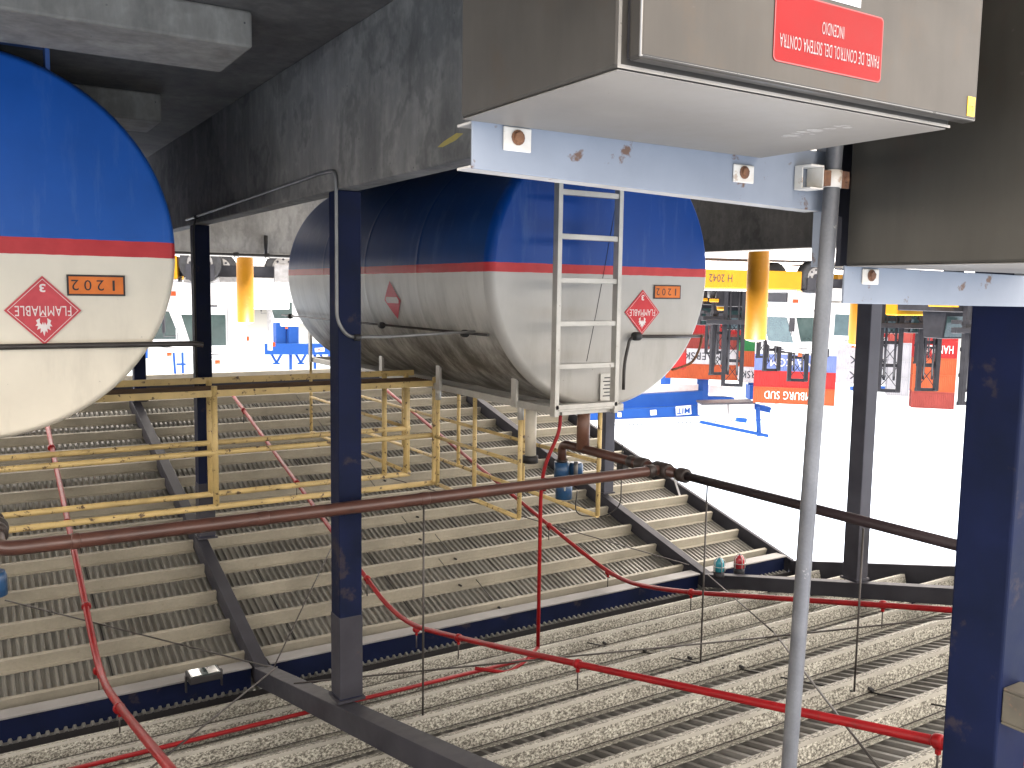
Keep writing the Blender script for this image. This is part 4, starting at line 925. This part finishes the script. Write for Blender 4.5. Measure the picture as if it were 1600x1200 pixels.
# ------------------------------------------------------------------ container stacks
CM = {}
def cmat(key, c):
    if key not in CM: CM[key] = mat('container_' + key, c, tuple(x * .82 for x in c), .5, .55, spots=.35, spot_c=(.05, .03, .02), spot_scale=1.5, spec=0.1)
    return CM[key]
COL = dict(white=(.48, .49, .50), blue=(.06, .09, .28), violet=(.13, .17, .36), red=(.34, .030, .030), orange=(.38, .085, .035), brown=(.24, .050, .042), green=(.035, .18, .06), grey=(.27, .27, .29), cyan=(.16, .36, .42), salmon=(.24, .06, .04))
container_cache = {}
def container_mesh(L):
    if L in container_cache: return container_cache[L]
    W_, H_ = 2.44, 2.57; mb = MB()
    for s in (-1, 1):
        n = int(L / .28); pts = []
        for k in range(n):
            x = -L/2 + .12 + (L - .24) * k / n; st = (L - .24) / n
            pts += [(x, 0), (x + st*.35, 0), (x + st*.5, .04), (x + st*.85, .04)]
        pts.append((L/2 - .12, 0)); vs = []
        for z in (.15, H_ - .1): vs += [(x, s * (W_/2 - .05 + (-d if True else d)), z) for x, d in pts]
        m_ = len(pts); mb.add(vs, [(i, i+1, m_+i+1, m_+i) for i in range(m_-1)])
    for x in (-L/2, L/2 - .12):
        for y in (-W_/2, W_/2 - .12): mb.box((x, y, 0), (x + .12, y + .12, H_))
    for y in (-W_/2, W_/2 - .1):
        mb.box((-L/2 + .12, y, 0), (L/2 - .12, y + .1, .15)); mb.box((-L/2 + .12, y, H_ - .1), (L/2 - .12, y + .1, H_))
    mb.box((-L/2 + .02, -W_/2 + .12, .05), (-L/2 + .06, W_/2 - .12, H_ - .05)); mb.box((L/2 - .06, -W_/2 + .12, .05), (L/2 - .02, W_/2 - .12, H_ - .05))
    for y in (-.7, -.25, .25, .7):
        mb.box((-L/2 - .02, y - .02, .1), (-L/2 + .02, y + .02, H_ - .1)); mb.box((L/2 - .02, y - .02, .1), (L/2 + .02, y + .02, H_ - .1))
    mb.box((-L/2 + .1, -W_/2 + .06, H_ - .06), (L/2 - .1, W_/2 - .06, H_ - .02)); mb.box((-L/2 + .1, -W_/2 + .06, .1), (L/2 - .1, W_/2 - .06, .14))
    o = mb.build('tmp', cmat('white', COL['white'])); me = o.data; bpy.data.objects.remove(o)
    container_cache[L] = me; return me
cax = rgt_h * -math.cos(R(16)) + fwd_h * -math.sin(R(16))         # long axis, towards the picture's right
cyaw = math.atan2(cax.y, cax.x)
tier_words = ['bottom', 'second', 'third', 'fourth', 'fifth', 'sixth', 'top']
def stack(xr, d, L, cols, where, texts={}, end_yaw=0):
    """xr: picture x of the right-hand near corner line; cols from the ground up"""
    base = at(xr, 455, d); c0 = Vector((base.x, base.y, GROUND)) - cax * (L / 2)
    yaw = cyaw + end_yaw
    for k, col in enumerate(cols):
        o = bpy.data.objects.new('shipping_container', container_mesh(L)); sc.collection.objects.link(o)
        o.location = (c0.x, c0.y, GROUND + 2.59 * k); o.rotation_euler = (0, 0, yaw)
        o.material_slots[0].link = 'OBJECT'; o.material_slots[0].material = cmat(col, COL[col])
        txt = texts.get(k)
        lab = f'{col} container, {tier_words[k] if k < len(cols) - 1 else "topmost"} of its stack {where}'
        tag(o, lab, 'container', 'shipping containers stacked across the yard')
        if txt:
            s, wf, m_ = txt
            # text on the side facing the camera (local -y or +y side)
            sv = Vector((-math.sin(yaw), math.cos(yaw), 0)); toC = (Vector((0, 0, 0)) - o.location)
            sgn_ = 1 if sv.dot(toC) > 0 else -1
            right = Vector((math.cos(yaw), math.sin(yaw), 0)) * (-sgn_)
            width = L * wf
            cu = text('lettering', s, -Vector((width/2, 0, 0)) if False else Vector((0,0,0)), (1, 0, 0), (0, 0, 1), width, 1.25, m_, None, .0, .01)
            cu.parent = o; cu.location = (0, 0, 0)
            # place in the container's own axes
            if sgn_ > 0: cu.rotation_euler = (0, 0, math.pi); cu.location = (width/2, 1.24, .62)
            else: cu.location = (-width/2, -1.24, .62)
stack(1433, 146, 12.19, ['grey', 'blue', 'red', 'white', 'white', 'white'], 'behind the slim navy post', {3: ('MAERSK', .62, M_textg), 4: ('MAERSK', .62, M_textg), 5: ('MAERSK', .62, M_textg)})
stack(1312, 138, 12.19, ['grey', 'violet', 'blue', 'white', 'violet', 'red', 'orange'], 'behind the leaning grey pipe', {3: ('MAERSK', .6, M_textg), 4: ('CMA CGM', .6, M_textw), 6: ('HAMBURG SUD', .72, M_textw)})
stack(1218, 146, 6.06, ['grey', 'blue', 'red', 'green', 'orange', 'white'], 'right of the first bollard by the ladder tank', {5: ('MAERSK', .8, M_textg)})
stack(1160, 150, 12.19, ['brown', 'grey', 'red', 'brown', 'white', 'orange'], 'next to the ladder tank edge', {4: ('MAERSK', .5, M_textg)})
stack(1075, 140, 6.06, ['red', 'blue', 'grey', 'brown', 'red'], 'touching the outline of the ladder tank')
stack(1428, 130, 2.99, ['green', 'red', 'brown', 'grey', 'grey', 'grey'], 'seen end on between the lattice masts')
stack(1500, 136, 6.06, ['cyan', 'orange', 'red', 'red', 'orange', 'orange', 'brown'], 'beside the big navy post', {3: ('HAMBURG', .8, M_textw)})
stack(1450, 141, 2.99, ['green', 'green', 'green', 'red', 'cyan', 'cyan'], 'in the narrow gap by the tall masts')
stack(1650, 150, 12.19, ['blue', 'red', 'white', 'brown', 'blue', 'red'], 'beyond the right edge behind the big post')

stack(1130, 215, 12.19, ['white', 'red', 'blue', 'grey', 'orange'], 'in the far row left of the first bollard')
stack(1215, 222, 12.19, ['blue', 'white', 'red', 'brown', 'white'], 'in the far row right of the first bollard')
stack(1300, 210, 12.19, ['red', 'grey', 'white', 'orange', 'blue'], 'in the far row beside the leaning grey pipe')
stack(1385, 225, 12.19, ['orange', 'white', 'violet', 'red', 'white'], 'in the far row beside the slim navy post')
stack(1475, 215, 12.19, ['white', 'brown', 'green', 'white', 'red', 'cyan'], 'in the far row by the big navy post')
# ------------------------------------------------------------------ blue yard cranes
def obar(mb, x0, y0, x1, y1, d, wd, h):
    mb.bar(at(x0, y0, d), at(x1, y1, d), wd, h); return mb
D = 155
c = at(1100, 455, D); cr = thing('gantry_crane', (c.x, c.y, GROUND), 'huge blue and white container crane girder above the far stacks', 'crane', 'blue container cranes in the yard')
def girder(name, xa, ya, xb, yb, th, m, d=D, wd=2.5, d2=None):
    a = at(xa, ya, d); b = at(xb, yb, d2 or d); return MB().bar(a, b, wd, th / 1400.0 * d).build(name, m, cr, .05)
girder('main_girder', 700, 643, 1096, 620, 21, M_cblue)
girder('walkway_band', 700, 626, 1094, 607, 16, M_white, D + 1, 2)
girder('upper_girder', 700, 661, 1108, 641, 18, M_cblue, D - 3, 1.5)
girder('handrail', 700, 674, 1196, 655, .8, M_midgrey, D - 3, .2)
girder('deck_edge', 700, 668, 1150, 650, 5, M_white, D - 3.5, .6)
mp = MB()
for k in range(46):
    xx = 900 + k * 6.4; yy = 668.5 - (xx - 900) / 250 * 9.5
    mp.bar(at(xx, yy - 3, D - 3), at(xx, yy, D - 3), .12, .12, (1, 0, 0))
mp.build('handrail_posts', M_midgrey, cr)
lg = girder('name_board', 1056, 642, 1080, 640, 14, M_white, D - 4.4, .2)
a = at(1080, 633.5, D - 4.6); right = (at(1056, 635, D - 4.6) - a).normalized()
text('lettering', 'MIT', a + Vector((0, 0, .35)) + right * .2, right, (0, 0, 1), 2.2, 1.0, M_cblue, lg, .05, .02)
girder('plate', 965, 648, 971, 648, 7, M_white, D - 4.4, .2); girder('plate', 1016, 645, 1026, 644, 8, M_white, D - 4.4, .2)
girder('machinery_house', 1094, 640, 1132, 638, 20, M_white, D - 6, 4); girder('machinery_house', 1135, 640, 1174, 637, 21, M_white, D - 6, 4)
girder('house_roof', 1092, 629, 1175, 627, 3, M_midgrey, D - 6, 4.4)
girder('drive_unit', 1176, 634, 1202, 640, 9, M_cblue, D - 6, 2); girder('drive_unit', 1150, 655, 1166, 657, 7, M_cblue, D - 5, 1)
girder('hoist_beam', 1094, 659, 1200, 681, 5, M_cblue, D - 8, .8); girder('hoist_post', 1184, 636, 1186, 682, 5, M_cblue, D - 8, .6)
MB().bar(at(1098, 592, D), at(1098, 630, D), 1.3, 1.3, (1, 0, 0)).build('post', M_cblue, cr)
girder('end_carriage', 1168, 612, 1188, 612, 22, M_cblue, D, 3); girder('cable_house', 1106, 607, 1150, 613, 14, M_white, D + 2, 3)
girder('sill_beam', 1100, 622, 1145, 624, 8, M_cblue, D + 2, 2)
girder('rear_girder', 1188, 617, 1266, 613, 12, M_cblue, D, 1.5, D + 40); girder('rear_handrail', 1190, 633, 1266, 626, .8, M_midgrey, D, .2, D + 40)
girder('rear_deck', 1190, 628, 1264, 622, 6, M_white, D + 1, .5, D + 41)
girder('rear_girder', 1330, 607, 1420, 606, 6, M_cblue, D + 20, 1.5); girder('top_cap', 960, 596, 1000, 590, 5, M_cblue, D, 1)
for x, d in ((1098, D), (1178, D), (1040, D + 22), (760, D), (800, D + 22)):
    p = at(x, 600, d); MB().box((p.x - .7, p.y - .7, GROUND), (p.x + .7, p.y + .7, at(x, 612, d).z)).build('leg', M_cblue, cr)

D2 = 58
c = at(470, 455, D2); cr2 = thing('gantry_crane', (c.x, c.y, GROUND), 'blue crane base frame with orange lights behind the tractor cabs', 'crane', 'blue container cranes in the yard')
def g2(name, xa, ya, xb, yb, th, m, d=D2, wd=.8): return MB().bar(at(xa, ya, d), at(xb, yb, d), wd, th / 1400.0 * d).build(name, m, cr2, .02)
g2('sill_beam', 416, 545, 640, 545, 17, M_cblue); g2('sill_beam', 336, 537, 373, 535, 14, M_cblue, D2 + 3)
for x in (436, 456): 
    p = at(x, 455, D2); MB().box((p.x - .32, p.y - .32, GROUND), (p.x + .32, p.y + .32, at(x, 540, D2).z)).build('leg', M_cblue, cr2)
for x in (346, 600):
    p = at(x, 455, D2 + 2); MB().box((p.x - .2, p.y - .2, GROUND), (p.x + .2, p.y + .2, at(x, 540, D2 + 2).z)).build('leg', M_cblue, cr2)
lt = MB()
for x in (424, 462, 500, 540):
    for (xa, ya, xb, yb) in ((x, 553, x + 8, 567), (x + 16, 553, x + 8, 567), (x + 3, 568, x + 13, 568)): lt.bar(at(xa, ya, D2), at(xb, yb, D2), .12, .12, (1, 0, 0))
    lt.bar(at(x + 30, 553, D2), at(x + 30, 596, D2), .16, .16, (1, 0, 0))
lt.build('lattice', M_cblue, cr2)
sb = g2('name_board', 492, 547, 507, 546, 6, M_white, D2 - .8, .05)
text('lettering', 'ZPMC', at(506, 544.8, D2 - .9), at(493, 545, D2) - at(506, 545, D2), (0, 0, 1), .5, .15, mat('lettering_red', (.6, .05, .05), None, 5, .5), sb, .0, .02)
for x, y in ((357, 526), (385, 529), (426, 538), (331, 520), (287, 512)): 
    p = at(x, y, D2 - 2); MB().box((p.x - .13, p.y - .13, p.z - .13), (p.x + .13, p.y + .13, p.z + .13)).build('orange_light', M_orange, cr2)
for xa, ya, xb, yb, th in ((228, 515, 228, 560, 5), (268, 510, 274, 588, 3), (284, 515, 286, 590, 3), (266, 514, 282, 545, 3), (268, 534, 330, 537, 8), (276, 569, 290, 569, 3), (300, 520, 330, 535, 5)):
    MB().bar(at(xa, ya, D2), at(xb, yb, D2), th / 1400 * D2, th / 1400 * D2, (1, 0, 0) if abs(ya - yb) > 12 else (0, 0, 1)).build('strut', M_cblue, cr2)

# yellow lift frame behind the near tank at yard level
bpy.context.view_layer.update()
